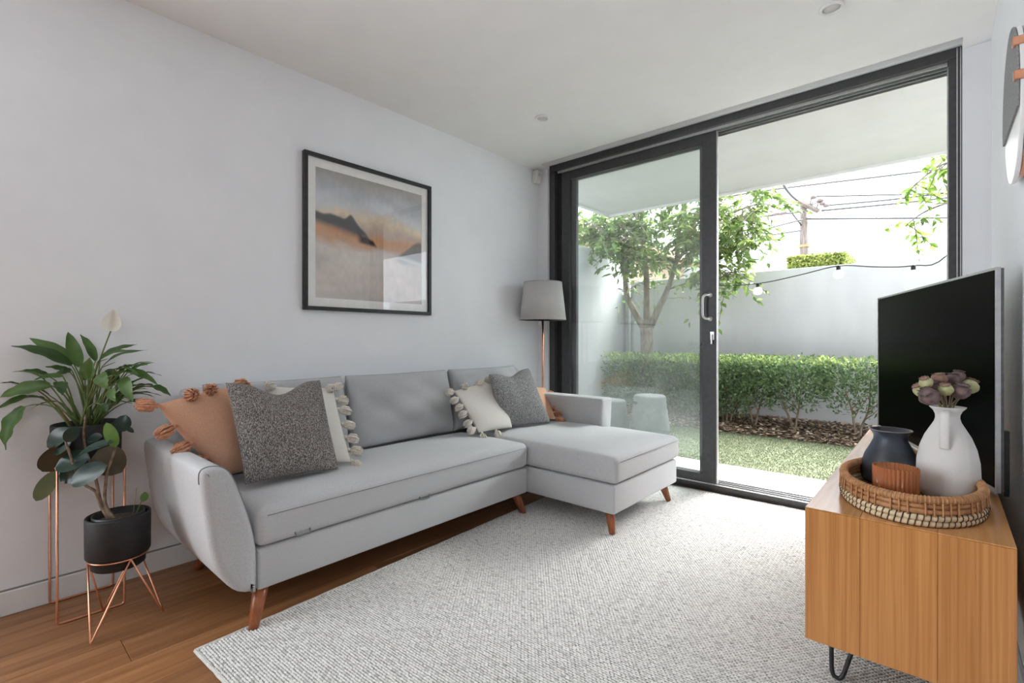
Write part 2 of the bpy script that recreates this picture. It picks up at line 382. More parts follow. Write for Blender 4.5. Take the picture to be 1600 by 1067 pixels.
# weather-strip on the leading edge
box('edge_strip', -1.2055, -1.199, 3.545, 3.570, .06, HZ - .024, M_track, pA)
hp = [(-1.245, 3.536, 1.395), (-1.245, 3.505, 1.395), (-1.262, 3.487, 1.393), (-1.276, 3.484, 1.378), (-1.280, 3.484, 1.345), (-1.280, 3.484, 1.275), (-1.276, 3.484, 1.243), (-1.262, 3.487, 1.228), (-1.245, 3.505, 1.226), (-1.245, 3.536, 1.226)]
hd = tube('pull_handle', smooth_path(hp, 5), .0085, M_steel, pA, 12)
for z in (1.395, 1.226):
    vs, fs = tube_data([(-1.245, 3.538, z), (-1.245, 3.526, z)], .017, 18); pyobj('rosette', vs, fs, M_steel, pA, True)
lk = box('lock_plate', -1.245, -1.217, 3.530, 3.538, 1.075, 1.135, M_steel, pA, .003)
box('thumb_turn', -1.236, -1.226, 3.514, 3.530, 1.045, 1.115, M_steel, pA, .003)

# ================================================================== OUTDOORS
GZ = -.05
M_render = noise_col(mat('white_render', rough=.85, spec=.2), (.50, .50, .525), (.55, .55, .575), 3.5, 5, (1, 1, .35), bump=.25, bscale=60)
M_soffit = noise_col(mat('soffit_paint', rough=.8), (.60, .60, .595), (.63, .63, .625), 3)
M_paver = noise_col(mat('pale_paving', rough=.7), (.80, .80, .80), (.86, .86, .86), 12, bump=.15, bscale=90)
ground = struct(box('outdoor_ground', -30, 30, 3.72, 60, -.45, GZ - .03, noise_col(mat('asphalt', rough=.9), (.16, .16, .16), (.22, .22, .22), 5)))
patio = struct(box('patio', -5, 4, 3.70, 4.465, GZ - .03, GZ + .02, noise_col(mat('patio_joint', rough=.9), (.42, .42, .42), (.5, .5, .5), 20)))
pm = bpy.data.meshes.new('paver'); bm = bx(bmesh.new(), 0, .890, 0, .755, 0, .012, .004, 1); bm.to_mesh(pm); bm.free(); pm.materials.append(M_paver)
for i in range(10): inst('paver', pm, Matrix.Translation((-5 + i * .9 + .005, 3.705, GZ + .02)), patio)
soff = struct(box('soffit', -3.27, 5, 3.70, 5.62, 2.70, 2.90, M_soffit))
box('drip_edge', -3.27, 5, 5.62, 5.66, 2.675, 2.93, M_skirt, soff, .004, 1)
box('drip_edge', -3.31, -3.27, 3.70, 5.66, 2.675, 2.93, M_skirt, soff, .004, 1)
struct(box('facade', -6, LX - .15, 3.70, 3.76, -.05, 2.70, M_render))
struct(box('facade_pier', RX + .12, 6, 3.70, 3.76, -.05, 2.70, M_render))
gw = struct(box('garden_wall_rear', -3.90, 5, 7.20, 7.40, -.4, 2.00, M_render, bev=.006, seg=1))
gl_ = struct(box('garden_wall_side', -4.10, -3.90, 3.76, 7.40, -.4, 2.42, M_render, bev=.006, seg=1))
# turf
M_turf = noise_col(mat('turf_backing', rough=.9), (.13, .155, .088), (.17, .195, .112), 60)
turf = struct(box('lawn', -3.90, 4, 4.465, 6.20, GZ - .03, GZ, M_turf))
nb = 70000
bxs = RNG.uniform(-3.88, 2.2, nb); bys = RNG.uniform(4.475, 6.19, nb); an = RNG.uniform(0, 2 * PI, nb)
hh = RNG.uniform(.006, .014, nb); ww = .0045
lean = RNG.normal(0, .008, (nb, 2))
V = np.zeros((nb, 3, 3)); V[:, 0] = np.stack([bxs - np.cos(an) * ww, bys - np.sin(an) * ww, np.full(nb, GZ)], 1)
V[:, 1] = np.stack([bxs + np.cos(an) * ww, bys + np.sin(an) * ww, np.full(nb, GZ)], 1)
V[:, 2] = np.stack([bxs + lean[:, 0], bys + lean[:, 1], GZ + hh], 1)
M_blade = leaf_mat('turf_blades', [(0, (.150, .180, .100)), (.5, (.190, .216, .130)), (1, (.235, .255, .168))], .3, .6)
gb = npmesh('turf_blades', V.reshape(-1, 3), np.arange(nb * 3).reshape(-1, 3), M_blade, turf, RNG.random(nb), k=3); gb['kind'] = 'stuff'
# mulch bed
nx, ny = 60, 10; vs = []; fs = []
for j in range(ny + 1):
    for i in range(nx + 1):
        t = j / ny; vs.append((-3.90 + 7.9 * i / nx, 6.20 + t * 1.0, GZ - .01 + .10 * (t ** .7) + random.uniform(-.008, .008)))
for j in range(ny):
    for i in range(nx): a = j * (nx + 1) + i; fs.append((a, a + 1, a + nx + 2, a + nx + 1))
mul = struct(pyobj('mulch_bed', vs, fs, noise_col(mat('soil', rough=.95), (.05, .035, .025), (.12, .085, .06), 30)))
nm = 9000
cx_ = RNG.uniform(-3.85, 1.0, nm); ty = RNG.random(nm); cy_ = 6.19 + ty * 1.0; cz_ = GZ - .005 + .10 * ty ** .7 + RNG.uniform(0, .022, nm)
ang = RNG.uniform(0, 2 * PI, nm); ln = RNG.uniform(.012, .036, nm); wd = ln * RNG.uniform(.3, .6, nm); tl = RNG.normal(0, .35, nm)
ax = np.stack([np.cos(ang), np.sin(ang), tl * .6], 1); ay = np.stack([-np.sin(ang), np.cos(ang), RNG.normal(0, .3, nm)], 1)
cc = np.stack([cx_, cy_, cz_], 1)
V = np.stack([cc - ax * ln[:, None], cc - ay * wd[:, None], cc + ax * ln[:, None], cc + ay * wd[:, None]], 1)
M_litter = attr_col(mat('leaf_litter', rough=.9), [(0, (.11, .07, .045)), (.5, (.27, .18, .12)), (.85, (.42, .32, .23)), (1, (.60, .50, .39))])
lo = npmesh('bark_chips', V.reshape(-1, 3), np.arange(nm * 4).reshape(-1, 4), M_litter, mul, RNG.random(nm)); lo['kind'] = 'stuff'

# foliage from many small folded leaves
def leaf_cloud(C, D, N, ln, wd):
    """C centres, D unit axis, N unit normals -> 6-vertex folded leaves (2 quads each)"""
    S = np.cross(D, N); S /= np.linalg.norm(S, axis=1)[:, None] + 1e-9
    ln = ln[:, None]; wd = wd[:, None]
    b = C - D * ln * .5; t = C + D * ln * .5; m1 = C - D * ln * .12; 
    up = N * wd * .30
    l1 = m1 - S * wd * .5 + up; r1 = m1 + S * wd * .5 + up
    l2 = C + D * ln * .2 - S * wd * .36 + up * .7; r2 = C + D * ln * .2 + S * wd * .36 + up * .7
    V = np.stack([b, t, l1, r1, l2, r2], 1).reshape(-1, 3)
    k = np.arange(len(C))[:, None] * 6
    Q = np.concatenate([k + np.array([[0, 1, 4, 2]]), k + np.array([[0, 3, 5, 1]])], 1).reshape(-1, 4)
    return V, Q
def unit(a): return a / (np.linalg.norm(a, axis=1)[:, None] + 1e-9)
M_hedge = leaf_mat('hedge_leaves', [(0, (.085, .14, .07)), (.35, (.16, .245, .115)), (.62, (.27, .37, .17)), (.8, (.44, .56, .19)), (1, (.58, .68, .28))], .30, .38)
M_bark = noise_col(mat('shrub_bark', rough=.85), (.16, .12, .085), (.28, .22, .16), 25, 4, (1, 1, .3), bump=.4)
hedge_lab = [
    'dense clipped shrub beside the white side wall at the hedge end', 'dense clipped shrub with dull brownish leaves behind the grey side stools',
    'dense clipped shrub at the foot of the garden tree', 'clipped shrub right of the tree trunk seen through the glass',
    'dense clipped shrub just behind the door stile', 'clipped shrub with thin twin stems beside the door stile',
    'clipped shrub with a forked pale stem in front of the white wall', 'open clipped shrub with two bare stems, nearest the television',
    'clipped shrub half hidden behind the television']
hedge_x = [-3.54, -3.22, -2.86, -2.46, -2.13, -1.80, -1.36, -.72, -.10]
hedge_dens = [2600, 2600, 2600, 2600, 2500, 2400, 2600, 2200, 2300]
for bi, X in enumerate(hedge_x):
    base = Vector((X, 6.66, GZ + .045)); n = hedge_dens[bi]; sparse = bi >= 5
    th = thing('hedge_shrub', base, hedge_lab[bi], 'shrub', 'clipped hedge along the white garden wall')
    hw = .33 if bi < 6 else .40
    # crown: rounded box, denser to the surface, thinning to the bottom on the open ones
    U = RNG.uniform(-1, 1, (n * 3, 3)); zlow = 0; 
    zb = .12 if not sparse else .22
    zz = zb + (.875 - zb) * (U[:, 2] * .5 + .5)
    fr = (zz - zb) / (.875 - zb)
    wid = np.where(fr < .45, .60 + .4 * fr / .45, 1.0) if sparse else np.where(fr < .3, .8 + .2 * fr / .3, 1.0)
    keep = (np.abs(U[:, 0]) < wid) & (np.abs(U[:, 1]) < wid)
    if sparse: keep &= RNG.random(n * 3) < np.clip(.22 + fr * 1.3, 0, 1)
    sel = np.where(keep)[0][:n]; U = U[sel]; zz = zz[sel]; fr = fr[sel]; m = len(sel)
    C = np.stack([X + U[:, 0] * hw, 6.66 + U[:, 1] * .27, zz + RNG.normal(0, .012, m)], 1)
    D = unit(np.stack([U[:, 0] * .8 + RNG.normal(0, .5, m), U[:, 1] * .8 + RNG.normal(0, .5, m), RNG.normal(.25, .5, m) + fr * .5], 1))
    N = unit(np.stack([RNG.normal(0, .5, m) + U[:, 0] * .5, RNG.normal(0, .5, m) + U[:, 1] * .7, RNG.normal(.7, .3, m)], 1))
    V, Q = leaf_cloud(C, D, N, RNG.uniform(.038, .062, m), RNG.uniform(.017, .026, m))
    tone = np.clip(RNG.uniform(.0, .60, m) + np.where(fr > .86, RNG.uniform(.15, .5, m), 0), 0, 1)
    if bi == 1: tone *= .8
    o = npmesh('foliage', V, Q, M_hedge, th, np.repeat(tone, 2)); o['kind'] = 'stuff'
    ns = 2 if sparse else 3
    for k in range(ns):
        dx = (k - (ns - 1) / 2) * .07; a = random.uniform(-.2, .2)
        p = [base + Vector((dx * .5, random.uniform(-.02, .02), -.02)), base + Vector((dx, a * .1, .12)), base + Vector((dx * 2.4 + random.uniform(-.03, .03), a * .4, .32)), base + Vector((dx * 4 + random.uniform(-.05, .05), a * .6, .66))]
        st = tube('stem', smooth_path(p, 4), [.016 - .0008 * i for i in range(13)], M_bark, th, 6)
        for q in range(3):
            s0 = p[1].lerp(p[2], .3 + .3 * q); e0 = s0 + Vector((random.choice((-1, 1)) * random.uniform(.08, .2), random.uniform(-.1, .1), random.uniform(.12, .25)))
            tube('twig', [s0, s0.lerp(e0, .5) + Vector((0, 0, -.02)), e0], [.007, .005, .003], M_bark, st, 5)

# garden tree at the left, multi-branched
M_trunk = noise_col(mat('tree_bark', rough=.9), (.14, .115, .095), (.30, .26, .22), 18, 5, (1, 1, .4), bump=.8, bscale=40)
M_tleaf = leaf_mat('tree_leaves', [(0, (.07, .13, .035)), (.5, (.16, .25, .07)), (.85, (.30, .38, .12)), (1, (.46, .42, .16))], .42, .42)
TY = 6.62
tree = thing('garden_tree', (-3.22, TY, .02), 'broad-leaved garden tree with a forked grey trunk rising from the hedge', 'tree')
def tp(u, v, dy=0.0): return on_y(u, v, TY + dy)
tube('trunk', smooth_path([(-3.22, TY, -.03), (-3.22, TY, .45), tp(1011, 555), tp(1011, 512)], 4), [.115, .108, .102, .098, .096, .094, .092, .09, .09, .09, .092, .096, .098], M_trunk, tree, 12)
branches = [
    [(1008, 516, 0), (993, 490, -.05), (980, 462, -.1), (976, 430, -.15), (972, 395, -.25), (950, 370, -.35)],
    [(1011, 516, 0), (1011, 470, .03), (1010, 430, .03), (1005, 380, 0), (1002, 330, -.05), (1000, 270, -.1)],
    [(1014, 516, 0), (1030, 480, .05), (1042, 455, .1), (1056, 410, .15), (1062, 360, .1), (1072, 300, .05)],
    [(980, 440, -.12), (970, 410, -.3), (940, 360, -.5), (905, 345, -.6)],
    [(1056, 410, .15), (1090, 370, .05), (1140, 335, -.1), (1185, 318, -.2)],
    [(1062, 370, .1), (1100, 330, -.2), (1130, 290, -.3), (1160, 250, -.4)],
    [(1044, 452, .1), (1080, 440, 0), (1120, 428, -.1), (1150, 425, -.15)],
    [(1003, 350, -.03), (970, 310, .1), (930, 290, .2)]]
brad = [.052, .06, .056, .028, .026, .026, .014, .028]
BP = []
for b, r in zip(branches, brad):
    P = smooth_path([tp(u, v, dy) for u, v, dy in b], 5); n = len(P)
    tube('branch', P, [r * (1 - .72 * i / (n - 1)) for i in range(n)], M_trunk, tree, 8)
    BP.append(P)
def sprigs(src, n, spread, length, droop, per=11, lnr=(.075, .115), zmin=None):
    """leafy twigs hanging off points of branches"""
    C = []; D = []; N = []; TW = []
    for _ in range(n):
        p = src[random.randrange(len(src))]
        d = Vector((random.gauss(0, 1), random.gauss(0, 1), random.gauss(0, .6))).normalized()
        L = length * random.uniform(.5, 1.2); p0 = p + d * spread * random.random() * .5
        p2 = p0 + d * L + Vector((0, 0, -droop * L * random.uniform(.4, 1.4))); p1 = p0.lerp(p2, .5) + Vector((0, 0, .12 * L))
        tw = bez(p0, p1, p2, 6); TW.append((p, tw))
        for k in range(per):
            t = .15 + .85 * k / per; q = bez(p0, p1, p2, 21)[int(t * 20)]
            sd = Vector((random.gauss(0, 1), random.gauss(0, 1), random.gauss(-.55, .4))) * .75 + d * .5
            sd.normalize(); ll = random.uniform(*lnr)
            if zmin is not None and (q + sd * ll).z < zmin(q): continue
            C.append(q + sd * ll * .5); D.append(sd); nn = Vector((random.gauss(0, .6), random.gauss(0, .6), 1)); N.append((nn - sd * nn.dot(sd)).normalized())
    return np.array(C), np.array(D), np.array(N), TW
src = [p for P in BP for p in P[len(P) // 3:]] + [p for P in (BP[1], BP[2]) for p in P[-8:]]
low = [p for p in BP[6][6:]]
src += [tp(random.uniform(905, 1000), random.uniform(335, 375), random.uniform(-.5, .1)) for _ in range(40)] + [tp(random.uniform(1060, 1180), random.uniform(290, 400), random.uniform(-.4, .2)) for _ in range(40)]
C, D, N, TW = sprigs(src, 620, .55, .40, .6, per=12)
C2, D2, N2, TW2 = sprigs(low, 12, .2, .2, .6, per=8)
C = np.concatenate([C, C2]); D = np.concatenate([D, D2]); N = np.concatenate([N, N2]); TW += TW2
ok = (C[:, 1] > 5.75) & (C[:, 1] < 7.1); ok &= (C[:, 2] > 2.0) | (C[:, 0] > -2.45) | (RNG.random(len(C)) < .12); ok &= (C[:, 0] > -3.85) | (C[:, 2] > 2.5); C, D, N = C[ok], D[ok], N[ok]
m = len(C); V, Q = leaf_cloud(C, D, N, RNG.uniform(.08, .125, m), RNG.uniform(.034, .052, m))
o = npmesh('foliage', V, Q, M_tleaf, tree, np.repeat(np.clip(RNG.beta(2, 2.2, m), 0, 1), 2)); o['kind'] = 'stuff'
vs, fs = [], []
for p, tw in TW:
    if not (5.75 < tw[-1].y < 7.1) or (tw[-1].z < 1.95 and tw[-1].x < -2.45): continue
    tube_data([p] + tw, [.006] + [.005, .0045, .004, .0035, .003, .002], 4, vs=vs, fs=fs)
o = pyobj('twigs', vs, fs, M_trunk, tree); o['kind'] = 'stuff'
# second tree whose branches hang in at the right of the doorway
t2 = thing('courtyard_tree', (1.15, 6.45, 0), 'fresh green leafy branches hanging in beside the right door jamb', 'tree')
tube('trunk', smooth_path([(1.15, 6.45, -.03), (1.12, 6.45, .9), (1.05, 6.42, 1.8), (.9, 6.38, 2.6), (.8, 6.35, 3.4)], 4), [.09 - .003 * i for i in range(17)], M_trunk, t2, 10)
b2 = [[(.98, 6.40, 2.2), (.65, 6.25, 2.55), (.30, 6.10, 2.72), (-.02, 5.98, 2.68), (-.22, 5.92, 2.50)], [(.98, 6.40, 2.0), (.55, 6.2, 2.30), (.2, 6.05, 2.36), (-.10, 5.95, 2.28), (-.26, 5.9, 2.16)],
      [(.95, 6.40, 2.4), (.6, 6.3, 2.85), (.2, 6.2, 3.1), (-.1, 6.1, 3.15)]]
BP2 = []
for b in b2:
    P = smooth_path(b, 5); n = len(P); BP2.append(P); tube('branch', P, [.022 * (1 - .8 * i / (n - 1)) for i in range(n)], M_trunk, t2, 6)
C, D, N, TW = sprigs([p for P in BP2 for p in P[6:]], 56, .25, .26, .55, per=10, lnr=(.07, .10))
ok = (C[:, 1] > 5.70) & (C[:, 0] > -.42); C, D, N = C[ok], D[ok], N[ok]; m = len(C)
V, Q = leaf_cloud(C, D, N, RNG.uniform(.075, .115, m), RNG.uniform(.030, .042, m))
M_tleaf2 = leaf_mat('fresh_leaves', [(0, (.10, .19, .035)), (.5, (.22, .36, .07)), (1, (.42, .55, .14))], .5, .42)
o = npmesh('foliage', V, Q, M_tleaf2, t2, np.repeat(RNG.random(m), 2)); o['kind'] = 'stuff'
vs, fs = [], []
for p, tw in TW:
    if tw[-1].x > -.42 and tw[-1].y > 5.7: tube_data([p] + tw, [.005] + [.004, .004, .0035, .003, .0025, .002], 4, vs=vs, fs=fs)
o = pyobj('twigs', vs, fs, M_trunk, t2); o['kind'] = 'stuff'

# downpipe on the side of the garden wall corner
dp = thing('downpipe', (-3.78, 7.15, 0), 'slim grey downpipe fixed to the white garden wall', 'pipe')
M_pipe = noise_col(mat('grey_pipe_paint', rough=.5), (.36, .37, .38), (.42, .43, .44), 10)
tube('pipe', [(-3.80, 7.165, .0), (-3.80, 7.165, 1.98)], .026, M_pipe, dp, 12)
for z in (.5, 1.35): box('pipe_clip', -3.835, -3.765, 7.150, 7.1995, z, z + .025, M_pipe, dp, .003, 1)
# two drum stools on the lawn
M_stool = noise_col(mat('grey_green_concrete', rough=.75), (.13, .14, .145), (.17, .18, .185), 14, bump=.2, bscale=80)
def stool(x, y, r0, r1, h, lab):
    t = thing('drum_stool', (x, y, GZ), lab, 'stool', 'drum stools on the lawn')
    lathe('body', [(r0 - .01, .0), (r0, .012), (r0 * .99, .08), (r1 + (r0 - r1) * .25, h * .7), (r1, h - .03), (r1 - .006, h - .012), (r1 - .02, h - .002), (0, h)], (x, y, GZ + .001), M_stool, t, 40)
    a = math.atan2(-y, -x) + .0
    for aa in (-1.05,):
        pass
    # hand-hold slots, one each side
    for aa in (math.radians(-128), math.radians(52)):
        vs, fs = [], []
        rr = r1 + .012
        pts = [Vector((x + (rr + .0) * math.cos(aa + q * .30), y + (rr + .0) * math.sin(aa + q * .30), GZ + h * .80)) for q in (-1, -.5, 0, .5, 1)]
        tube('hand_slot', pts, [.010, .016, .017, .016, .010], M_frame_dk, t, 10)
    return t
stool(-2.70, 5.60, .235, .19, .45, 'taller grey drum stool on the lawn beyond the chaise')
stool(-3.20, 5.52, .235, .20, .36, 'shorter grey drum stool on the lawn behind the sofa arm')
# festoon lights
M_cord = mat('black_cord', (.02, .02, .02), .6)
SLY = 5.0
anch = [on_y(1078, 441, 6.62), on_y(1120, 446, 5.6), on_y(1184, 443, SLY), on_y(1248, 430, SLY), on_y(1310, 415.5, SLY), on_y(1368, 417, SLY), on_y(1427, 415, SLY), on_y(1482, 397, 5.05), Vector((.45, 5.55, 2.45)), Vector((.62, 5.64, 2.676))]
fl = thing('string_light', anch[2], 'black festoon string light with white globes strung across the garden', 'string light')
tube('cord', smooth_path(anch, 5), .0045, M_cord, fl, 6)
M_bulb = mat('frosted_globe', (.9, .9, .9), .25, trans=.0, spec=.5)
n_, l_, b_ = nodes(M_bulb); tr_ = n_.new('ShaderNodeBsdfTranslucent'); tr_.inputs['Color'].default_value = (.95, .95, .95, 1)
mx_ = n_.new('ShaderNodeMixShader'); mx_.inputs[0].default_value = .5; l_.new(b_.outputs[0], mx_.inputs[1]); l_.new(tr_.outputs[0], mx_.inputs[2]); l_.new(mx_.outputs[0], n_['Material Output'].inputs['Surface'])
for (u, v) in ((1184, 443), (1310, 415.5), (1427, 415)):
    p = on_y(u, v, SLY)
    g = lathe('socket', [(.0, .0065), (.013, .002), (.016, -.012), (.015, -.034), (.0, -.034)], p, M_black, fl, 14)
    lathe('globe', [(.0, -.108), (.020, -.105), (.036, -.092), (.041, -.073), (.038, -.055), (.026, -.040), (.013, -.0345)], p, M_bulb, fl, 20)

# beyond the garden wall: clipped hedge, power pole, houses
bh = thing('box_hedge', on_z(1285, 530.001, CAM_H) if False else Vector((-2.3, 14.4, 0)), 'clipped yellow-green box hedge showing above the garden wall', 'hedge')
M_bhin = noise_col(mat('hedge_core', rough=.9), (.09, .13, .03), (.14, .19, .05), 9)
box('core', -2.98, -1.80, 14.05, 16.0, -.08, 3.15, M_bhin, bh)
fc = []
nh = 5200
sel = RNG.random(nh)
C = np.zeros((nh, 3)); Nn = np.zeros((nh, 3))
for i in range(nh):
    q = sel[i]
    if q < .55: C[i] = (RNG.uniform(-3.0, -1.78), 14.02, RNG.uniform(2.3, 3.17)); Nn[i] = (0, -1, 0)
    elif q < .8: C[i] = (-1.78, RNG.uniform(14.0, 16), RNG.uniform(2.3, 3.17)); Nn[i] = (1, 0, 0)
    else: C[i] = (RNG.uniform(-3.0, -1.78), RNG.uniform(14.0, 16), 3.17); Nn[i] = (0, 0, 1)
C += RNG.normal(0, .02, C.shape)
D = unit(RNG.normal(0, 1, (nh, 3))); Nn = unit(Nn + RNG.normal(0, .6, (nh, 3)))
V, Q = leaf_cloud(C, D, Nn, RNG.uniform(.06, .10, nh), RNG.uniform(.03, .05, nh))
M_bhl = leaf_mat('box_leaves', [(0, (.10, .14, .03)), (.5, (.24, .30, .07)), (1, (.46, .50, .15))], .3, .5)
o = npmesh('foliage', V, Q, M_bhl, bh, np.repeat(RNG.random(nh), 2)); o['kind'] = 'stuff'
# power pole
PY = 20.0
pole = thing('power_pole', (-3.75, PY, -.08), 'weathered timber power pole with cross-arm behind the garden wall', 'pole')
M_polew = noise_col(mat('weathered_timber', rough=.9), (.13, .11, .095), (.22, .19, .165), 6, 4, (4, 4, .5))
tube('post', [(-3.72, PY, -.08), (-3.74, PY, 3.5), (-3.75, PY, 6.0)], [.20, .155, .13], M_polew, pole, 14)
ca = on_y(1247, 314, PY - .2); cb_ = on_y(1279, 330, PY - .2)
vs, fs = tube_data([ca, cb_], .085, 4); pyobj('cross_arm', vs, fs, M_polew, pole)
box('band', -3.90, -3.58, PY - .16, PY + .16, 4.36, 4.44, noise_col(mat('rust_band', rough=.8), (.40, .22, .10), (.5, .3, .15), 9), pole)
M_ins = mat('insulator', (.16, .13, .12), .5)
for (u, v) in ((1271, 308), (1282, 313), (1285, 318), (1291, 321)):
    p = on_y(u, v, PY - .2); k = ca.lerp(cb_, random.uniform(.4, .9))
    tube('bracket', [k, k.lerp(p, .5) + Vector((0, 0, .12)), p + Vector((0, 0, .06))], .022, M_ins, pole, 5)
    lathe('insulator', [(0, .07), (.06, .06), (.09, .02), (.10, -.03), (.05, -.06), (0, -.06)], p, M_ins, pole, 10)
M_wire = mat('power_wire', (.05, .05, .05), .6)
def wire(lab, pts, r):
    P = [on_y(u, v, y) for u, v, y in pts]
    o = tube('power_line', smooth_path(P, 8), r, M_wire, None, 5, org=P[0]); tag(o, lab, 'wire', 'overhead power lines')
wire('upper overhead wire running from the insulators towards the right branches', [(1271, 307, 19.8), (1400, 304, 22), (1520, 300, 24)], .03)
wire('overhead wire rising slightly from the cross-arm end to the right', [(1291, 321, 19.8), (1400, 311, 22), (1520, 296, 24)], .032)
wire('overhead wire sloping gently up past the pole top to the right', [(1284, 329, 19.8), (1410, 317, 22), (1520, 304, 24)], .034)
wire('level overhead wire leaving the pole below the cross-arm', [(1259, 342, 19.7), (1400, 341, 22), (1520, 340, 24)], .036)
wire('overhead wire dropping from the pole to the left behind the tree', [(1254, 343, 19.7), (1200, 357, 18), (1130, 378, 16)], .028)
wire('lowest overhead wire leaving the pole towards the garden tree', [(1252, 360, 19.7), (1200, 368, 18), (1130, 382, 16)], .028)
wire('overhead wire with dark clamps left of the pole', [(1262, 330, 19.7), (1200, 337, 18), (1120, 350, 16)], .030)
wire('thick sagging service cable dropping onto the pole top', [(1247, 314, 19.7), (1236, 305, 18.5), (1225, 290, 17), (1212, 262, 15)], .045)
wire('diagonal stay wire crossing behind the pole head', [(1252, 352, 19.9), (1235, 330, 19), (1210, 297, 17.5), (1190, 270, 16)], .026)
wire('topmost overhead wire crossing high above the pole', [(1120, 310, 22), (1210, 296, 22), (1400, 273, 24), (1520, 258, 25)], .034)
# dark clamps on the wire
for (u, v) in ((1211, 335), (1222, 333.5)):
    p = on_y(u, v, 18.2); lab_ = 'dark line clamp on the overhead wire, further from the pole' if u == 1211 else 'dark line clamp on the overhead wire, closer to the pole'; o = pyobj('line_clamp', *tube_data([p - Vector((.14, 0, .02)), p, p + Vector((.14, 0, .02))], [.03, .06, .03], 8), M_ins, None, True, org=p); tag(o, lab_, 'clamp', 'line clamps')
# neighbouring buildings
M_brick = mat('tan_brick', rough=.9); n_, l_, b_ = nodes(M_brick)
bt = n_.new('ShaderNodeTexBrick'); bt.inputs['Color1'].default_value = (.50, .36, .25, 1); bt.inputs['Color2'].default_value = (.42, .29, .20, 1); bt.inputs['Mortar'].default_value = (.55, .5, .44, 1); bt.inputs['Scale'].default_value = 4
tx = n_.new('ShaderNodeTexCoord'); l_.new(tx.outputs['Object'], bt.inputs['Vector']); l_.new(bt.outputs['Color'], b_.inputs['Base Color'])
M_tile = noise_col(mat('terracotta_roof', rough=.85), (.42, .25, .16), (.55, .36, .25), 7)
nh_ = thing('neighbour_house', (-8.6, 10.5, -.08), 'tan brick neighbouring house above the side garden wall', 'building')
box('brick_wall', -11.5, -5.7, 9.2, 14, -.08, 3.35, M_brick, nh_)
rf = pyobj('roof', [(-11.9, 8.8, 3.3), (-5.3, 8.8, 3.3), (-5.3, 14.4, 3.3), (-11.9, 14.4, 3.3), (-10.5, 11.6, 4.3), (-7.2, 11.6, 4.3), (-11.9, 8.8, 3.22), (-5.3, 8.8, 3.22), (-5.3, 14.4, 3.22), (-11.9, 14.4, 3.22)],
           [(0, 1, 5, 4), (1, 2, 5), (2, 3, 4, 5), (3, 0, 4), (6, 7, 1, 0), (7, 8, 2, 1), (8, 9, 3, 2), (9, 6, 0, 3), (9, 8, 7, 6)], M_tile, nh_)
wt = thing('white_building', (-5.0, 15.5, -.08), 'pale rendered building behind the tree and garden wall', 'building')
box('wall', -6.4, -4.80, 14.6, 17, -.08, 3.95, M_render, wt, .01, 1)
box('parapet', -6.45, -4.75, 14.55, 17.05, 3.95, 4.05, M_soffit, wt, .01, 1)
box('pilaster', -4.95, -4.84, 14.52, 14.6, -.08, 3.95, M_soffit, wt, .01, 1)
pp = thing('gate_post', (-.1, 12, -.08), 'grey capped post standing beyond the garden wall', 'post')
box('shaft', -.16, -.04, 11.94, 12.06, -.08, 2.80, M_pipe, pp, .008, 1)
box('cap', -.17, -.03, 11.93, 12.07, 2.80, 2.86, M_soffit, pp, .008, 1)
box('finial_block', -.15, -.05, 11.95, 12.05, 2.86, 3.02, M_render, pp, .008, 1)
#PART2
# ================================================================== RUG
RO = Vector((-1.935, .54, 0)); rdir = Vector((-.088, 2.08, 0)).normalized(); rside = Vector((rdir.y, -rdir.x, 0))
RW, RL = 2.02, 2.90
M_wool = attr_col(mat('rug_wool', rough=.95, spec=.15), [(0, (.32, .315, .305)), (.14, (.54, .535, .52)), (.5, (.70, .695, .68)), (1, (.81, .805, .785))])
M_back = noise_col(mat('rug_backing', rough=.95, spec=.1), (.24, .235, .23), (.34, .335, .325), 300)
rug = thing('area_rug', RO, 'pale grey woven wool rug with chunky loops under the chaise and media console', 'rug')
c4 = [RO, RO + rside * RW, RO + rside * RW + rdir * RL, RO + rdir * RL]
pyobj('backing', [(p.x, p.y, .0005) for p in c4] + [(p.x, p.y, .0065) for p in c4], [(3, 2, 1, 0), (4, 5, 6, 7), (0, 1, 5, 4), (1, 2, 6, 5), (2, 3, 7, 6), (3, 0, 4, 7)], M_back, rug)
px_, py_ = .0150, .0098                       # loop pitch across and along the rug
nxr, nyr = int(RW / px_), int(RL / py_)
I, J = np.meshgrid(np.arange(nxr), np.arange(nyr), indexing='ij'); I = I.ravel(); J = J.ravel()
uu = (I + .5 + .5 * (J % 2)) * px_ + RNG.normal(0, .0007, I.size); vv = (J + .5) * py_ + RNG.normal(0, .0005, I.size)
uu = np.clip(uu, .002, RW - .002)
hl = RNG.uniform(.0078, .0098, I.size); hwid = RNG.uniform(.0040, .0052, I.size); hz = RNG.uniform(.0042, .0062, I.size)
Ox, Oy = np.array(RO[:2]); sx_, sy_ = rside.x, rside.y; dx_, dy_ = rdir.x, rdir.y
tw_ = RNG.normal(.25, .12, I.size) * np.where(J % 2 == 0, 1, -1)
offs = [(-1, 0, .0), (-.45, -.85, .35), (.45, -.85, .35), (1, 0, .0), (.45, .85, .35), (-.45, .85, .35), (-.4, 0, 1.0), (.4, 0, 1.0)]
VV = []
for (a_, b_2, h_) in offs:
    lu = uu + hl * a_ - hwid * b_2 * tw_; lv = vv + hwid * b_2 + hl * a_ * tw_ * .5
    VV.append(np.stack([Ox + sx_ * lu + dx_ * lv, Oy + sy_ * lu + dy_ * lv, .0062 + hz * h_], 1))
V = np.stack(VV, 1).reshape(-1, 3); k8 = (np.arange(I.size) * 8)[:, None]
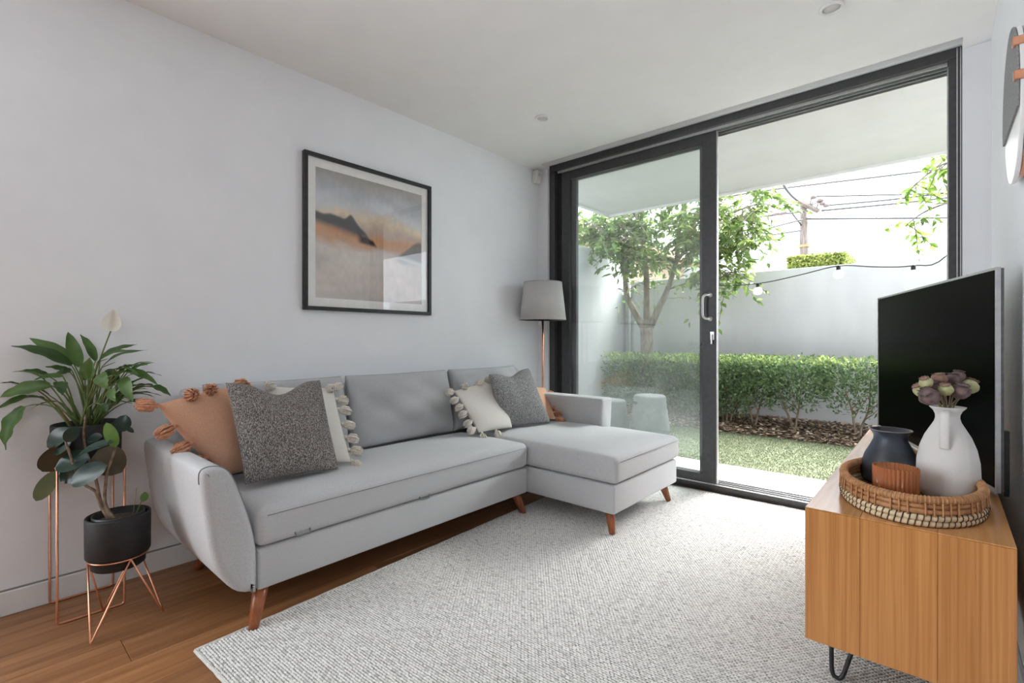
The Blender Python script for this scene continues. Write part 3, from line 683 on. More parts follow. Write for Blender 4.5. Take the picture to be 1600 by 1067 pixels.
Q = np.concatenate([k8 + np.array([[1, 2, 7, 6]]), k8 + np.array([[4, 5, 6, 7]]), k8 + np.array([[0, 1, 6, 5]]), k8 + np.array([[3, 4, 7, 2]])], 1).reshape(-1, 4)
tone = np.repeat(np.clip(RNG.beta(3.0, 1.6, I.size), 0, 1), 4)
o = npmesh('woven_loops', V, Q, M_wool, rug, tone, smooth=True); o['kind'] = 'stuff'
vs, fs = [], []
for a_, b_2 in ((0, 3), (1, 2), (0, 1), (3, 2)):
    p = c4[a_]; q = c4[b_2]; pts = [p.lerp(q, i / 60) + Vector((random.uniform(-.002, .002), random.uniform(-.002, .002), .0065)) for i in range(61)]
    tube_data(pts, [.0055 + random.uniform(-.0008, .0008) for _ in pts], 6, vs=vs, fs=fs)
pyobj('bound_edge', vs, fs, noise_col(mat('edge_wool', rough=.95), (.50, .49, .47), (.66, .65, .62), 160), rug, True)
RZ = .0128
# ================================================================== SOFA
M_sofa = weave(mat('grey_linen', (.40, .41, .43), .9, spec=.2, sheen=.25), 190, .35, .0012, (.45, .458, .475), (.57, .578, .595))
M_sofa2 = weave(mat('grey_linen_cushion', (.40, .41, .43), .9, spec=.2, sheen=.25), 190, .30, .0012, (.39, .398, .415), (.49, .498, .515))
M_pipe_s = mat('seam_piping', (.27, .275, .29), .9)
M_leg = plank_mat('walnut_leg', [(.20, .055, .020), (.28, .085, .030), (.36, .12, .045)], grain=(60, 60, 5), rough=.32)
sofa = thing('chaise_sofa', (-2.1, 1.9, 0), 'light grey fabric chaise sofa with curved arm and tapered timber legs', 'sofa')
SB, SM, ST = .132, .292, .440
def cushion_bm(poly, z0, z1, bev, crown, seg=4, sub=.05):
    """polygon block with soft edges and a crowned top"""
    bm = bmesh.new(); vs = [bm.verts.new((x, y, z0)) for x, y in poly]; f = bm.faces.new(vs)
    r = bmesh.ops.extrude_face_region(bm, geom=[f]); 
    for v in [g for g in r['geom'] if isinstance(g, bmesh.types.BMVert)]: v.co.z = z1
    bmesh.ops.recalc_face_normals(bm, faces=bm.faces)
    xs = [p[0] for p in poly]; ys = [p[1] for p in poly]
    for axis, lo, hi in ((0, min(xs), max(xs)), (1, min(ys), max(ys))):
        k = int((hi - lo) / sub)
        for i in range(1, k):
            co = Vector((0, 0, 0)); co[axis] = lo + (hi - lo) * i / k; no = Vector((0, 0, 0)); no[axis] = 1
            bmesh.ops.bisect_plane(bm, geom=bm.verts[:] + bm.edges[:] + bm.faces[:], plane_co=co, plane_no=no)
    es = [e for e in bm.edges if e.is_manifold and e.calc_face_angle(0) > .6]
    bmesh.ops.bevel(bm, geom=es, offset=bev, segments=seg, profile=.5, affect='EDGES')
    cx, cy = (min(xs) + max(xs)) / 2, (min(ys) + max(ys)) / 2; hx, hy = (max(xs) - min(xs)) / 2, (max(ys) - min(ys)) / 2
    for v in bm.verts:
        a, b = min(1, abs(v.co.x - cx) / hx), min(1, abs(v.co.y - cy) / hy)
        w = (1 - a ** 3) * (1 - b ** 4); t = (v.co.z - z0) / (z1 - z0)
        v.co.z += crown * w * t + .0025 * t * math.sin(v.co.x * 23 + v.co.y * 11) * w
        # sides belly out a little between seams
        bel = math.sin(PI * min(1, max(0, t))) * .007
        if a > .9: v.co.x += math.copysign(bel, v.co.x - cx)
        if b > .9: v.co.y += math.copysign(bel, v.co.y - cy)
    return bm
bmobj('seat_base', cushion_bm([(-2.66, .745), (-1.932, .745), (-1.932, 2.326), (-2.66, 2.326)], SB, SM - .004, .012, 0, 3, .25), M_sofa, sofa, True)
bmobj('chaise_base', cushion_bm([(-2.66, 2.332), (-1.328, 2.332), (-1.328, 3.150), (-1.835, 3.150), (-1.835, 3.050), (-2.66, 3.050)], SB, SM - .004, .012, 0, 3, .25), M_sofa, sofa, True)
sc_ = bmobj('seat_cushion', cushion_bm([(-2.52, .742), (-1.925, .742), (-1.925, 2.324), (-2.52, 2.324)], SM, ST, .030, .030), M_sofa, sofa, True)
cc_ = bmobj('chaise_cushion', cushion_bm([(-2.52, 2.336), (-1.318, 2.336), (-1.318, 3.165), (-1.830, 3.165), (-1.830, 3.052), (-2.52, 3.052)], SM, ST, .030, .028), M_sofa, sofa, True)
# seams along the top front edges
def seam(pts, par, r=.0016): tube('seam', pts, r, M_pipe_s, par, 5)
seam([(-1.9215, .775, ST - .028), (-1.9175, 1.5, ST - .024), (-1.9215, 2.295, ST - .028)], sc_)
seam([(-1.3145, 2.37, ST - .028), (-1.3105, 2.75, ST - .024), (-1.3145, 3.135, ST - .028)], cc_)
# pull loops under the sleeper seat
M_loop = mat('loop_webbing', (.20, .205, .215), .8)
for (u, v) in ((473, 830), (663, 776)):
    p = on_x(u, v, -1.922)
    tube('pull_loop', smooth_path([p + Vector((0, -.030, .006)), p + Vector((.007, -.026, -.006)), p + Vector((.009, 0, -.008)), p + Vector((.007, .026, -.006)), p + Vector((0, .030, .006))], 4), .0035, M_loop, sofa, 6)
# arms: lofted section (y,z) along x with rounded front
def arm(name, sec, x0, x1, rnd):
    m = len(sec); vs = []; fs = []
    S = [Vector((0, y, z)) for y, z in sec]
    def inset(d):
        out = []
        for i in range(m):
            t = (S[(i + 1) % m] - S[i - 1]).normalized(); nrm = Vector((0, -t.z, t.y)); out.append(S[i] + nrm * d)
        return out
    area = sum(S[i].y * S[(i + 1) % m].z - S[(i + 1) % m].y * S[i].z for i in range(m)); sg = 1 if area > 0 else -1
    rings = []
    for (x, d) in [(x0, rnd * .6), (x0 + rnd * .6, 0)] + [(x0 + rnd + (x1 - x0 - 2 * rnd) * i / 6, 0) for i in range(7)] + [(x1 - rnd + rnd * math.sin(a), rnd * (1 - math.cos(a))) for a in (PI / 8, PI / 4, 3 * PI / 8, PI / 2 * .96)]:
        rings.append([(x, p.y, p.z) for p in inset(sg * d)])
    for r in rings: vs += r
    for i in range(len(rings) - 1):
        for k in range(m): fs.append((i * m + k, i * m + (k + 1) % m, (i + 1) * m + (k + 1) % m, (i + 1) * m + k))
    e_ = (len(rings) - 1) * m
    for k in range(m // 2 - 1):
        fs.append((e_ + k, e_ + k + 1, e_ + m - 2 - k, e_ + m - 1 - k)); fs.append((m - 1 - k, m - 2 - k, k + 1, k))
    o = pyobj(name, vs, fs, M_sofa, sofa, True); me = o.data
    bm = bmesh.new(); bm.from_mesh(me); bmesh.ops.recalc_face_normals(bm, faces=bm.faces); bm.to_mesh(me); bm.free()
    return o
def dense(sec, n): 
    P = smooth_path([(0, y, z) for y, z in sec + [sec[0]]], n)[:-1]; return [(p.y, p.z) for p in P]
secL = [(.742, .132), (.742, .295), (.712, .43), (.676, .54), (.648, .600), (.615, .626), (.575, .630), (.553, .612), (.556, .55), (.567, .465), (.578, .38), (.596, .29), (.630, .210), (.680, .152)]
aL = arm('left_arm', dense(secL, 3), -2.715, -1.922, .030)
secR = [(3.052, .15), (3.050, .30), (3.055, .50), (3.062, .625), (3.078, .650), (3.190, .650), (3.208, .630), (3.200, .50), (3.175, .30), (3.155, .16), (3.135, .134), (3.07, .134)]
aR = arm('right_arm', dense(secR, 2), -2.715, -1.842, .018)
sl = dense(secL, 3)
tube('seam', [(-1.944, y, z) for y, z in sl[4:24]], .0017, M_pipe_s, aL, 5)
tube('seam', [(x, .5535 + .001, .612) for x in (-2.70, -2.3, -1.96)], .0015, M_pipe_s, aL, 5)
tube('seam', [(-1.924, .741, .14), (-1.924, .741, .285)], .0015, M_pipe_s, aL, 5)
# back
secB = dense([(-2.730, .14), (-2.640, .14), (-2.630, .45), (-2.640, .78), (-2.665, .825), (-2.700, .835), (-2.728, .815), (-2.735, .5)], 3)
vs = []; fs = []; m = len(secB); ysB = [.690, .694, .708, .73, 1.3, 2.0, 2.7, 3.07, 3.10, 3.108, 3.112]; insB = [.028, .014, .004, 0, 0, 0, 0, 0, .004, .014, .028]
cxB = sum(p[0] for p in secB) / m; czB = sum(p[1] for p in secB) / m
for y, i_ in zip(ysB, insB):
    for (x, z) in secB: vs.append((cxB + (x - cxB) * (1 - i_ * 12), y, czB + (z - czB) * (1 - i_ * 2.2)))
for i in range(len(ysB) - 1):
    for k in range(m): fs.append((i * m + k, i * m + (k + 1) % m, (i + 1) * m + (k + 1) % m, (i + 1) * m + k))
fs.append(tuple(reversed(range(m)))); fs.append(tuple((len(ysB) - 1) * m + k for k in range(m)))
pyobj('backrest', vs, fs, M_sofa, sofa, True)
# generic stuffed cushion from four corners
def pillow_mesh(c, T, pinch=.06, chop=0.0, n=22, wr=0.0, seed=0, power=.42, plump=1.0):
    """c: BL, BR, TR, TL world corners; T total thickness; returns verts, faces and edge sampler"""
    rs = random.Random(seed); ph = [rs.uniform(0, 6) for _ in range(8)]
    BL, BR, TR, TL = [Vector(p) for p in c]
    nrm = (BR - BL).cross(TL - BL).normalized()
    def mid(s, t):
        a, b = 2 * s - 1, 2 * t - 1
        s2 = .5 + a * (1 - pinch * (1 - b * b)) * .5; t2 = .5 + b * (1 - pinch * (1 - a * a)) * .5
        p = BL * (1 - s2) * (1 - t2) + BR * s2 * (1 - t2) + TR * s2 * t2 + TL * (1 - s2) * t2
        if chop:
            w = max(0, 1 - abs(a) / .75); w = w * w * (3 - 2 * w); p -= (TL - BL).normalized() * chop * w * max(0, t) ** 3
        return p
    vs = []; fs = []; N1 = n + 1
    for side in (1, -1):
        for j in range(N1):
            for i in range(N1):
                s = .5 - .5 * math.cos(PI * i / n); t = .5 - .5 * math.cos(PI * j / n)
                a, b = 2 * s - 1, 2 * t - 1
                h = (max(0, (1 - a * a)) * max(0, (1 - b * b))) ** power
                hh = T * .5 * h
                if wr: hh += wr * h * (math.sin(a * 5 + b * 3 + ph[0]) * .5 + math.sin(a * 2.5 - b * 7 + ph[1]) * .4 + math.sin(a * 9 + b * 8 + ph[2]) * .25)
                if chop: 
                    w = max(0, 1 - abs(a) / .3); hh -= chop * .45 * w * max(0, t - .35)
                vs.append(mid(s, t) + nrm * max(hh, 0) * side)
    for j in range(n):
        for i in range(n):
            q = j * N1 + i; fs.append((q, q + 1, q + N1 + 1, q + N1)); q += N1 * N1; fs.append((q + N1, q + N1 + 1, q + 1, q))
    return vs, fs, mid, nrm
def pillow_obj(name, c, T, m, parent, **kw):
    vs, fs, mid, nrm = pillow_mesh(c, T, **kw)
    bm = bmesh.new(); bv = [bm.verts.new(v) for v in vs]
    for f in fs: bm.faces.new([bv[i] for i in f])
    bmesh.ops.remove_doubles(bm, verts=bm.verts, dist=1e-5)
    return bmobj(name, bm, m, parent, True), mid, nrm
# three loose back cushions
for k, (y0, y1, tl) in enumerate(((.735, 1.475, .0), (1.455, 2.255, .01), (2.235, 2.960, .0))):
    zt = .868; xb, xt = -2.525, -2.575
    c = [(xb, y0 + .012, ST + .012), (xb, y1 - .012, ST + .012), (xt, y1 - .035, zt), (xt, y0 + .015, zt)]
    o, mid, nrm = pillow_obj('back_cushion', c, .175, M_sofa2, sofa, pinch=.02, wr=.019, seed=k + 3, power=.27, n=34)
    tube('piping', [mid(i / 20, 1) for i in range(21)], .0022, M_pipe_s, o, 5)
    tube('piping', [mid(0, i / 14) for i in range(15)], .0022, M_pipe_s, o, 5)
    tube('piping', [mid(1, i / 14) for i in range(15)], .0022, M_pipe_s, o, 5)
# legs
def leg(top, bot, name='leg'):
    tube(name, [top, Vector(top).lerp(Vector(bot), .5), bot], [.029, .024, .0165], M_leg, sofa, 18)
fl0 = .0008
leg((-1.975, .775, .145), (-1.918, .722, fl0)); leg((-1.985, 2.265, .145), (-1.945, 2.312, fl0))
leg((-1.402, 2.408, .145), (-1.362, 2.372, RZ + .001)); leg((-1.402, 3.075, .145), (-1.366, 3.112, RZ + .001))
leg((-2.60, .80, .145), (-2.63, .745, fl0)); leg((-2.60, 3.0, .145), (-2.63, 3.045, fl0))

# ================================================================== SCATTER CUSHIONS
def knit_mat(name, dark, light, scale):
    m = mat(name, dark, .95, spec=.15); n, l, b = nodes(m)
    t = n.new('ShaderNodeTexCoord'); z = n.new('ShaderNodeTexNoise'); z.inputs['Scale'].default_value = scale; z.inputs['Detail'].default_value = 2
    mp = n.new('ShaderNodeMapping'); mp.inputs['Scale'].default_value = (1, 1, .42)
    l.new(t.outputs['Object'], mp.inputs[0]); l.new(mp.outputs[0], z.inputs['Vector'])
    r = n.new('ShaderNodeValToRGB'); r.color_ramp.elements[0].position = .44; r.color_ramp.elements[1].position = .60
    r.color_ramp.elements[0].color = (*dark, 1); r.color_ramp.elements[1].color = (*light, 1)
    l.new(z.outputs['Fac'], r.inputs['Fac']); l.new(r.outputs['Color'], b.inputs['Base Color'])
    bp = n.new('ShaderNodeBump'); bp.inputs['Strength'].default_value = .9; bp.inputs['Distance'].default_value = .004
    l.new(z.outputs['Fac'], bp.inputs['Height']); l.new(bp.outputs[0], b.inputs['Normal']); return m
M_knit = knit_mat('charcoal_knit', (.095, .085, .082), (.40, .375, .36), 330)
M_knit2 = knit_mat('grey_knit', (.13, .13, .135), (.42, .42, .42), 330)
M_terra = weave(mat('terracotta_cotton', (.62, .36, .24), .9, spec=.2), 150, .3, .0012, (.58, .325, .215), (.67, .40, .275))
M_terra_t = noise_col(mat('terracotta_yarn', rough=.95, spec=.1), (.50, .24, .145), (.66, .36, .235), 90)
M_cream = weave(mat('cream_cotton', (.72, .69, .64), .9, spec=.2), 150, .25, .0012, (.68, .655, .61), (.76, .735, .69))
M_cream_t = noise_col(mat('cream_yarn', rough=.95, spec=.1), (.62, .575, .51), (.76, .72, .66), 90)
def tassel_mesh(name, m, L, seed, fluffy=False):
    rs = random.Random(seed); vs, fs = [], []
    # hangs along -z from the origin
    v0, f0 = lathe_data([(0, .010), (L * .08, .006), (L * .13, -L * .02), (L * .14, -L * .10), (L * .11, -L * .20), (L * .10, -L * .24)], (0, 0, 0), 10); vs += [Vector(v) for v in v0]; fs += f0
    for k in range(64):
        a = 2 * PI * k / 64 * 5.0 + rs.uniform(-.3, .3); rr = L * (.20 + .14 * rs.random()) * (1 if k % 3 else .5); d = Vector((math.cos(a), math.sin(a), 0))
        e = rs.uniform(.82, 1.08)
        P = [d * L * .05 + Vector((0, 0, -L * .08)), d * rr + Vector((0, 0, -L * .34)), d * rr * 1.05 + Vector((rs.uniform(-.05, .05) * L, rs.uniform(-.05, .05) * L, -L * .75)), d * rr * (.72 if not fluffy else 1.15) + Vector((0, 0, -L * e))]
        tube_data(P, [L * .03, L * .042, L * .042, L * .025], 5, vs=vs, fs=fs)
    me = bpy.data.meshes.new(name); me.from_pydata([tuple(v) for v in vs], [], fs); me.polygons.foreach_set('use_smooth', [True] * len(me.polygons)); me.materials.append(m); me.update(); return me
TM = {'terra': [tassel_mesh('tassel', M_terra_t, .076, k) for k in range(3)], 'cream': [tassel_mesh('tassel', M_cream_t, .066, k + 5) for k in range(3)]}
def aim(d, roll=0.0):
    d = Vector(d).normalized(); return d.to_track_quat('-Z', 'Y').to_matrix().to_4x4() @ Matrix.Rotation(roll, 4, 'Z')
def scatter(lab, cat_group, c, T, m, tas=None, edges=(), **kw):
    ctr = sum((Vector(p) for p in c), Vector()) / 4
    b = Vector((ctr.x, ctr.y, min(Vector(p).z for p in c)))
    t = thing('scatter_cushion', b, lab, 'cushion', cat_group)
    o, mid, nrm = pillow_obj('cover', c, T, m, t, **kw)
    for (e, ts, drop) in edges:
        for q, tt in enumerate(ts):
            s_, t_ = {'L': (0, tt), 'R': (1, tt), 'T': (tt, 1), 'B': (tt, 0)}[e]
            p = mid(s_, t_); out = (p - mid(.5 if e in 'TB' else (.15 if e == 'L' else .85), .5 if e in 'LR' else (.15 if e == 'B' else .85)))
            out = (mid(s_, t_) - mid(min(max(s_, .12), .88), min(max(t_, .12), .88))).normalized()
            d = out + Vector((0, 0, -drop)) + nrm * .15
            if e == 'T': d = out * .25 + nrm * .55 + Vector((0, random.uniform(-.5, .3), -.35))
            inst('tassel', random.choice(TM[tas]), Matrix.Translation(p + out * .004) @ aim(d, random.uniform(0, 6)), t)
    return t
SZ = .470
G1 = 'scatter cushions on the sofa'
# left group
scatter('terracotta cotton cushion with rust tassels leaning on the curved sofa arm', G1,
        [on_x(352, 742, -2.30), (-2.40, 1.02, SZ + .035), on_x(392, 600, -2.44), on_x(247, 632, -2.34)], .15, M_terra, 'terra',
        (('L', (.98, .72, .48, .26), .25), ('T', (.30, .55, .80), .1)), pinch=-.05, power=.40, seed=1)
scatter('cream cotton cushion with cream tassels behind the charcoal knitted cushion', G1,
        [(-2.330, .965, SZ + .012), on_z(549, 722, SZ + .012), on_x(520, 606, -2.435), (-2.435, .985, .855)], .10, M_cream, 'cream',
        (('R', (.97, .84, .70, .5, .32, .16, .03), .3), ('T', (.1, .9), .0)), pinch=.03, power=.36, seed=2)
scatter('large charcoal flecked knit cushion standing upright next to the curved arm', G1,
        [on_z(383, 757, SZ + .004), on_z(529, 733, SZ + .004), on_x(500, 594, -2.27), on_x(352, 598, -2.26)], .15, M_knit, None, (), pinch=.035, chop=.055, power=.36, seed=3, wr=.003)
# right group
scatter('terracotta tasselled cushion tucked between grey knit cushion and the straight arm', G1,
        [(-2.36, 2.56, SZ + .012), on_z(868, 655, SZ + .012), on_x(852, 606, -2.46), on_x(765, 598, -2.46)], .10, M_terra, 'terra',
        (('R', (.05, .2, .36, .52, .68, .84), .25), ('T', (.15, .4, .62), .1)), pinch=.03, power=.36, seed=4)
scatter('cream cotton cushion with cream tassels leaning beside the grey knit cushion', G1,
        [on_z(748, 676, SZ + .010), on_z(800, 668, SZ + .010), on_x(778, 590, -2.42), on_x(710, 611, -2.40)], .10, M_cream, 'cream',
        (('L', (.98, .84, .66, .50, .28, .12), .35), ('T', (.2, .45, .7), .05), ('B', (.08, .5), .0)), pinch=.03, power=.36, seed=5)
scatter('grey flecked knit cushion with a crimped top on the chaise end', G1,
        [on_z(782, 668, SZ + .004), on_z(860, 660, SZ + .004), on_x(826, 575, -2.30), on_x(764, 585, -2.29)], .14, M_knit2, None, (), pinch=.03, chop=.035, power=.36, seed=6, wr=.003)

# ================================================================== FLOOR LAMP
LPX, LPY = -2.535, 3.262
lp = thing('floor_lamp', (LPX, LPY, 0), 'copper floor lamp with pale grey fabric drum shade behind the sofa', 'lamp')
lathe('base', [(0, .001), (.115, .001), (.118, .006), (.115, .018), (.02, .024), (0, .024)], (LPX, LPY, 0), M_copper, lp, 40)
tube('pole', [(LPX, LPY, .02), (LPX, LPY, .8), (LPX, LPY, 1.30)], .0085, M_copper, lp, 12)
M_shade = mat('shade_linen', (.52, .51, .50), .9); weave(M_shade, 160, .25, .001, (.48, .475, .47), (.56, .55, .545))
sz0, sz1, sr0, sr1 = 1.243, 1.558, .196, .160
shd = lathe('shade', [(sr0, sz0), (sr1, sz1), (sr1 - .003, sz1), (sr0 - .003, sz0), (sr0, sz0)], (LPX, LPY, 0), M_shade, lp, 56)
me = shd.data
for zz_, rr_ in ((sz0, sr0), (sz1, sr1)):
    tube('shade_trim', [(LPX + (rr_ - .001) * math.cos(2 * PI * k / 48), LPY + (rr_ - .001) * math.sin(2 * PI * k / 48), zz_) for k in range(48)], .003, mat('trim_tape', (.40, .395, .39), .9), shd, 6, closed=True)
for k in range(3):
    a = 2 * PI * k / 3; tube('shade_spider', [(LPX, LPY, 1.30), (LPX + sr0 * .95 * math.cos(a), LPY + sr0 * .95 * math.sin(a), 1.30)], .002, M_steel, lp, 5)
lathe('bulb', [(0, 1.30), (.016, 1.30), (.016, 1.34), (.03, 1.38), (.03, 1.41), (.015, 1.435), (0, 1.438)], (LPX, LPY, 0), M_white_pl, lp, 16)

# ================================================================== FRAMED PRINT
y0, y1, z0, z1 = 1.302, 2.222, 1.250, 2.162
pic = thing('framed_print', (LX, (y0 + y1) / 2, z0), 'black framed abstract landscape print with white mat on the wall above the sofa', 'picture')
M_pf = noise_col(mat('black_frame', rough=.4), (.016, .016, .017), (.024, .024, .025), 30)
fw, x0, x1 = .022, LX + .001, LX + .032
box('frame_side', x0, x1, y0, y1, z0, z0 + fw, M_pf, pic, .002, 1); box('frame_side', x0, x1, y0, y1, z1 - fw, z1, M_pf, pic, .002, 1)
box('frame_side', x0, x1, y0, y0 + fw, z0 + fw, z1 - fw, M_pf, pic, .002, 1); box('frame_side', x0, x1, y1 - fw, y1, z0 + fw, z1 - fw, M_pf, pic, .002, 1)
mw = .052; mx0, mx1, mz0, mz1 = y0 + fw, y1 - fw, z0 + fw, z1 - fw
M_mat = noise_col(mat('white_mat_board', rough=.9), (.84, .835, .82), (.87, .865, .85), 30)
bmm = bmesh.new()
for q in ((mx0, mx1, mz0, mz0 + mw), (mx0, mx1, mz1 - mw, mz1), (mx0, mx0 + mw, mz0 + mw, mz1 - mw), (mx1 - mw, mx1, mz0 + mw, mz1 - mw)): bx(bmm, x0 + .008, x0 + .0105, *q)
bmobj('mat_board', bmm, M_mat, pic)
# print: colour per vertex of a fine grid (flat printed artwork)
NG = 120
def vnoise(x, y, s, seed):
    r = np.random.default_rng(seed).random((40, 40)); xf = x * s; yf = y * s
    xi = np.floor(xf).astype(int); yi = np.floor(yf).astype(int); fx = xf - xi; fy = yf - yi
    fx = fx * fx * (3 - 2 * fx); fy = fy * fy * (3 - 2 * fy)
    g = lambda a, b: r[a % 40, b % 40]
    return (g(xi, yi) * (1 - fx) + g(xi + 1, yi) * fx) * (1 - fy) + (g(xi, yi + 1) * (1 - fx) + g(xi + 1, yi + 1) * fx) * fy
gx, gy = np.meshgrid(np.linspace(0, 1, NG + 1), np.linspace(0, 1, NG + 1), indexing='xy')   # gx along +y (left to right), gy up
n1 = vnoise(gx, gy, 4, 1) * .6 + vnoise(gx, gy, 9, 2) * .3 + vnoise(gx, gy, 22, 3) * .1
n2 = vnoise(gx + 3, gy * 2.2, 3, 4) * .6 + vnoise(gx, gy * 2, 8, 5) * .4
def ramp(t, stops):
    out = np.zeros(t.shape + (3,)); 
    for ch in range(3): out[..., ch] = np.interp(t, [s[0] for s in stops], [s[1][ch] for s in stops])
    return out
tt = np.clip(gy + (n1 - .5) * .16, 0, 1)
colr = ramp(tt, [(0, (.46, .42, .40)), (.18, (.50, .44, .41)), (.30, (.52, .47, .44)), (.40, (.55, .50, .47)), (.46, (.48, .29, .19)), (.54, (.50, .26, .14)), (.60, (.42, .33, .28)), (.66, (.62, .50, .38)), (.74, (.52, .53, .55)), (.84, (.42, .44, .48)), (.93, (.36, .36, .37)), (1, (.32, .30, .28))])
colr *= (1.02 + .42 * n2 + .30 * (vnoise(gx * 1.5, gy, 26, 9) - .5) * .5)[..., None]
def layer(mask, c_): 
    global colr; colr = colr * (1 - mask[..., None]) + np.array(c_) * mask[..., None]
sm = lambda e0, e1, x: np.clip((x - e0) / (e1 - e0), 0, 1) ** 2 * (3 - 2 * np.clip((x - e0) / (e1 - e0), 0, 1))
topL = .665 - .08 * gx - .18 * sm(.30, .58, gx) + .03 * (vnoise(gx, gy * 0, 16, 6) - .5) + .035 * np.exp(-((gx - .29) / .035) ** 2)
botL = .575 - .17 * gx + .02 * (n2 - .5)
hill = sm(-.012, .012, topL - gy) * sm(-.03, .05, gy - botL) * sm(.60, .50, gx)
layer(hill * .92, (.045, .055, .068))
jag = vnoise(gx, gy * 0, 30, 11); near = sm(-.008, .01, (.555 - .45 * (gx - .36) + .03 * (jag - .5)) - gy) * sm(-.012, .02, gy - (.47 - .10 * (gx - .36))) * sm(.34, .40, gx) * sm(.545, .525, gx); layer(near * .95, (.018, .020, .024))
topR = .40 + .16 * sm(.70, .98, gx) + .02 * (vnoise(gx, gy * 0, 14, 7) - .5)
hillR = sm(-.012, .015, topR - gy) * sm(-.04, .04, gy - (.37 - .02 * gx)) * sm(.66, .80, gx); layer(hillR * .85, (.085, .105, .125))
riv = np.exp(-((gy - (.50 - .14 * gx)) / .022) ** 2) * sm(.42, .62, gx); layer(riv * .65, (.66, .65, .66))
px0_, px1_, pz0_, pz1_ = mx0 + mw, mx1 - mw, mz0 + mw, mz1 - mw
Vp = np.stack([np.full(gx.size, x0 + .0075), (px0_ + gx * (px1_ - px0_)).ravel(), (pz0_ + gy * (pz1_ - pz0_)).ravel()], 1)
qi = np.arange(NG); A, B = np.meshgrid(qi, qi, indexing='ij'); q0 = (A * (NG + 1) + B).ravel()
Qp = np.stack([q0, q0 + 1, q0 + NG + 2, q0 + NG + 1], 1)
M_print = mat('landscape_print', rough=.8, spec=.2); nn_, ll_, bb_ = nodes(M_print); va = nn_.new('ShaderNodeVertexColor'); va.layer_name = 'ink'; ll_.new(va.outputs[0], bb_.inputs['Base Color'])
pr = npmesh('print', Vp, Qp, M_print, pic)
ca_ = pr.data.color_attributes.new('ink', 'FLOAT_COLOR', 'POINT'); ca_.data.foreach_set('color', np.concatenate([np.clip(colr.reshape(-1, 3), 0, 1), np.ones((gx.size, 1))], 1).astype(np.float32).ravel())
pyobj('glass', [(x0 + .013, mx0, mz0), (x0 + .013, mx1, mz0), (x0 + .013, mx1, mz1), (x0 + .013, mx0, mz1)], [(0, 1, 2, 3)], M_picglass, pic)

# ================================================================== MEDIA CONSOLE
TX0, TX1, TY0, TY1, TZ0, TZ1 = -.303, .128, 1.630, 3.425, .212, .590
con = thing('media_console', ((TX0 + TX1) / 2, (TY0 + TY1) / 2, 0), 'warm oak media console on dark hairpin legs along the right wall', 'console')
t_ = .020
for (a, b) in ((TX0, -.172), (-.172, -.012), (-.012, TX1)):
    box('end_board', a + .0003, b - .0003, TY0, TY0 + t_, TZ0, TZ1 - .0005, M_console, con, .0008, 1)
    box('end_board', a + .0003, b - .0003, TY1 - t_, TY1, TZ0, TZ1 - .0005, M_console, con, .0008, 1)
for (a, b) in ((TX0, -.172), (-.172, -.012), (-.012, TX1)):
    box('top_board', a + .0002, b - .0002, TY0 + .0004, TY1 - .0004, TZ1, TZ1 + .003, M_consoletop, con, .0008, 1)
box('carcass', TX0 + .02, TX1 - .001, TY0 + t_, TY1 - t_, TZ0 + .001, TZ1, M_console, con)
dw = (TY1 - TY0 - 2 * t_) / 3
for i in range(3):
    ya = TY0 + t_ + i * dw
    d_ = box('door_front', TX0 + .001, TX0 + .0195, ya + .002, ya + dw - .002, TZ0 + .012, TZ1 - .014, M_console, con, .001, 1)
    box('finger_pull', TX0 - .004, TX0 + .002, ya + dw * .42, ya + dw * .58, TZ1 - .026, TZ1 - .016, M_black, d_, .001, 1)
M_hair = noise_col(mat('black_steel_rod', rough=.45, metal=.4), (.035, .036, .038), (.05, .051, .054), 40)
for (lx, ly, flz, sx2, sy2) in ((-.254, 1.822, RZ, 1, 1), (.08, 1.822, .0, -1, 1), (-.252, 3.31, RZ, 1, -1), (.08, 3.31, .0, -1, -1)):
    b_ = Vector((lx, ly, flz + .0075))
    P = [Vector((lx - .012 * sx2, ly, TZ0 + .001)), Vector((lx - .012 * sx2, ly, .09)), Vector((lx - .010 * sx2, ly, .035)), b_, Vector((lx + .016 * sx2, ly + .004 * sy2, .028)), Vector((lx + .034 * sx2, ly + .010 * sy2, .09)), Vector((lx + .068 * sx2, ly + .02 * sy2, TZ0 + .001))]
    lg = tube('hairpin_leg', smooth_path(P, 5), .0065, M_hair, con, 10)
    box('mount_plate', min(lx - .03 * sx2, lx + .085 * sx2), max(lx - .03 * sx2, lx + .085 * sx2), ly - .035, ly + .045, TZ0 - .003, TZ0 + .0005, M_hair, lg)
# ================================================================== TELEVISION
TT = TZ1 + .003
A = Vector((-.265, 3.262, 0)); B = Vector((.121, 2.090, 0)); td = (B - A).normalized(); tn = Vector((td.y, -td.x, 0))
if tn.x > 0: tn = -tn
tl_ = (B - A).length; z0, z1 = .612, 1.300
tv = thing('television', ((A.x + B.x) / 2, (A.y + B.y) / 2, TT), 'large flat black television angled on the oak media console', 'television')
def tvbox(name, a0, a1, d0, d1, zz0, zz1, m, parent=None, bev=0):
    """a along the screen, d depth towards the back"""
    bm = bx(bmesh.new(), a0, a1, d0, d1, zz0, zz1, bev, 2)
    M4 = Matrix(((td.x, -tn.x, 0, A.x), (td.y, -tn.y, 0, A.y), (0, 0, 1, 0), (0, 0, 0, 1)))
    bmesh.ops.transform(bm, matrix=M4, verts=bm.verts); return bmobj(name, bm, m, parent or tv)
M_bez = noise_col(mat('silver_bezel', rough=.35, metal=.7), (.50, .50, .51), (.58, .58, .59), 40)
M_tvback = noise_col(mat('tv_back', rough=.5), (.10, .10, .105), (.14, .14, .145), 40)
M_scr = mat('screen_glass', (.0010, .0010, .0011), .20, spec=.015)
bz = .008
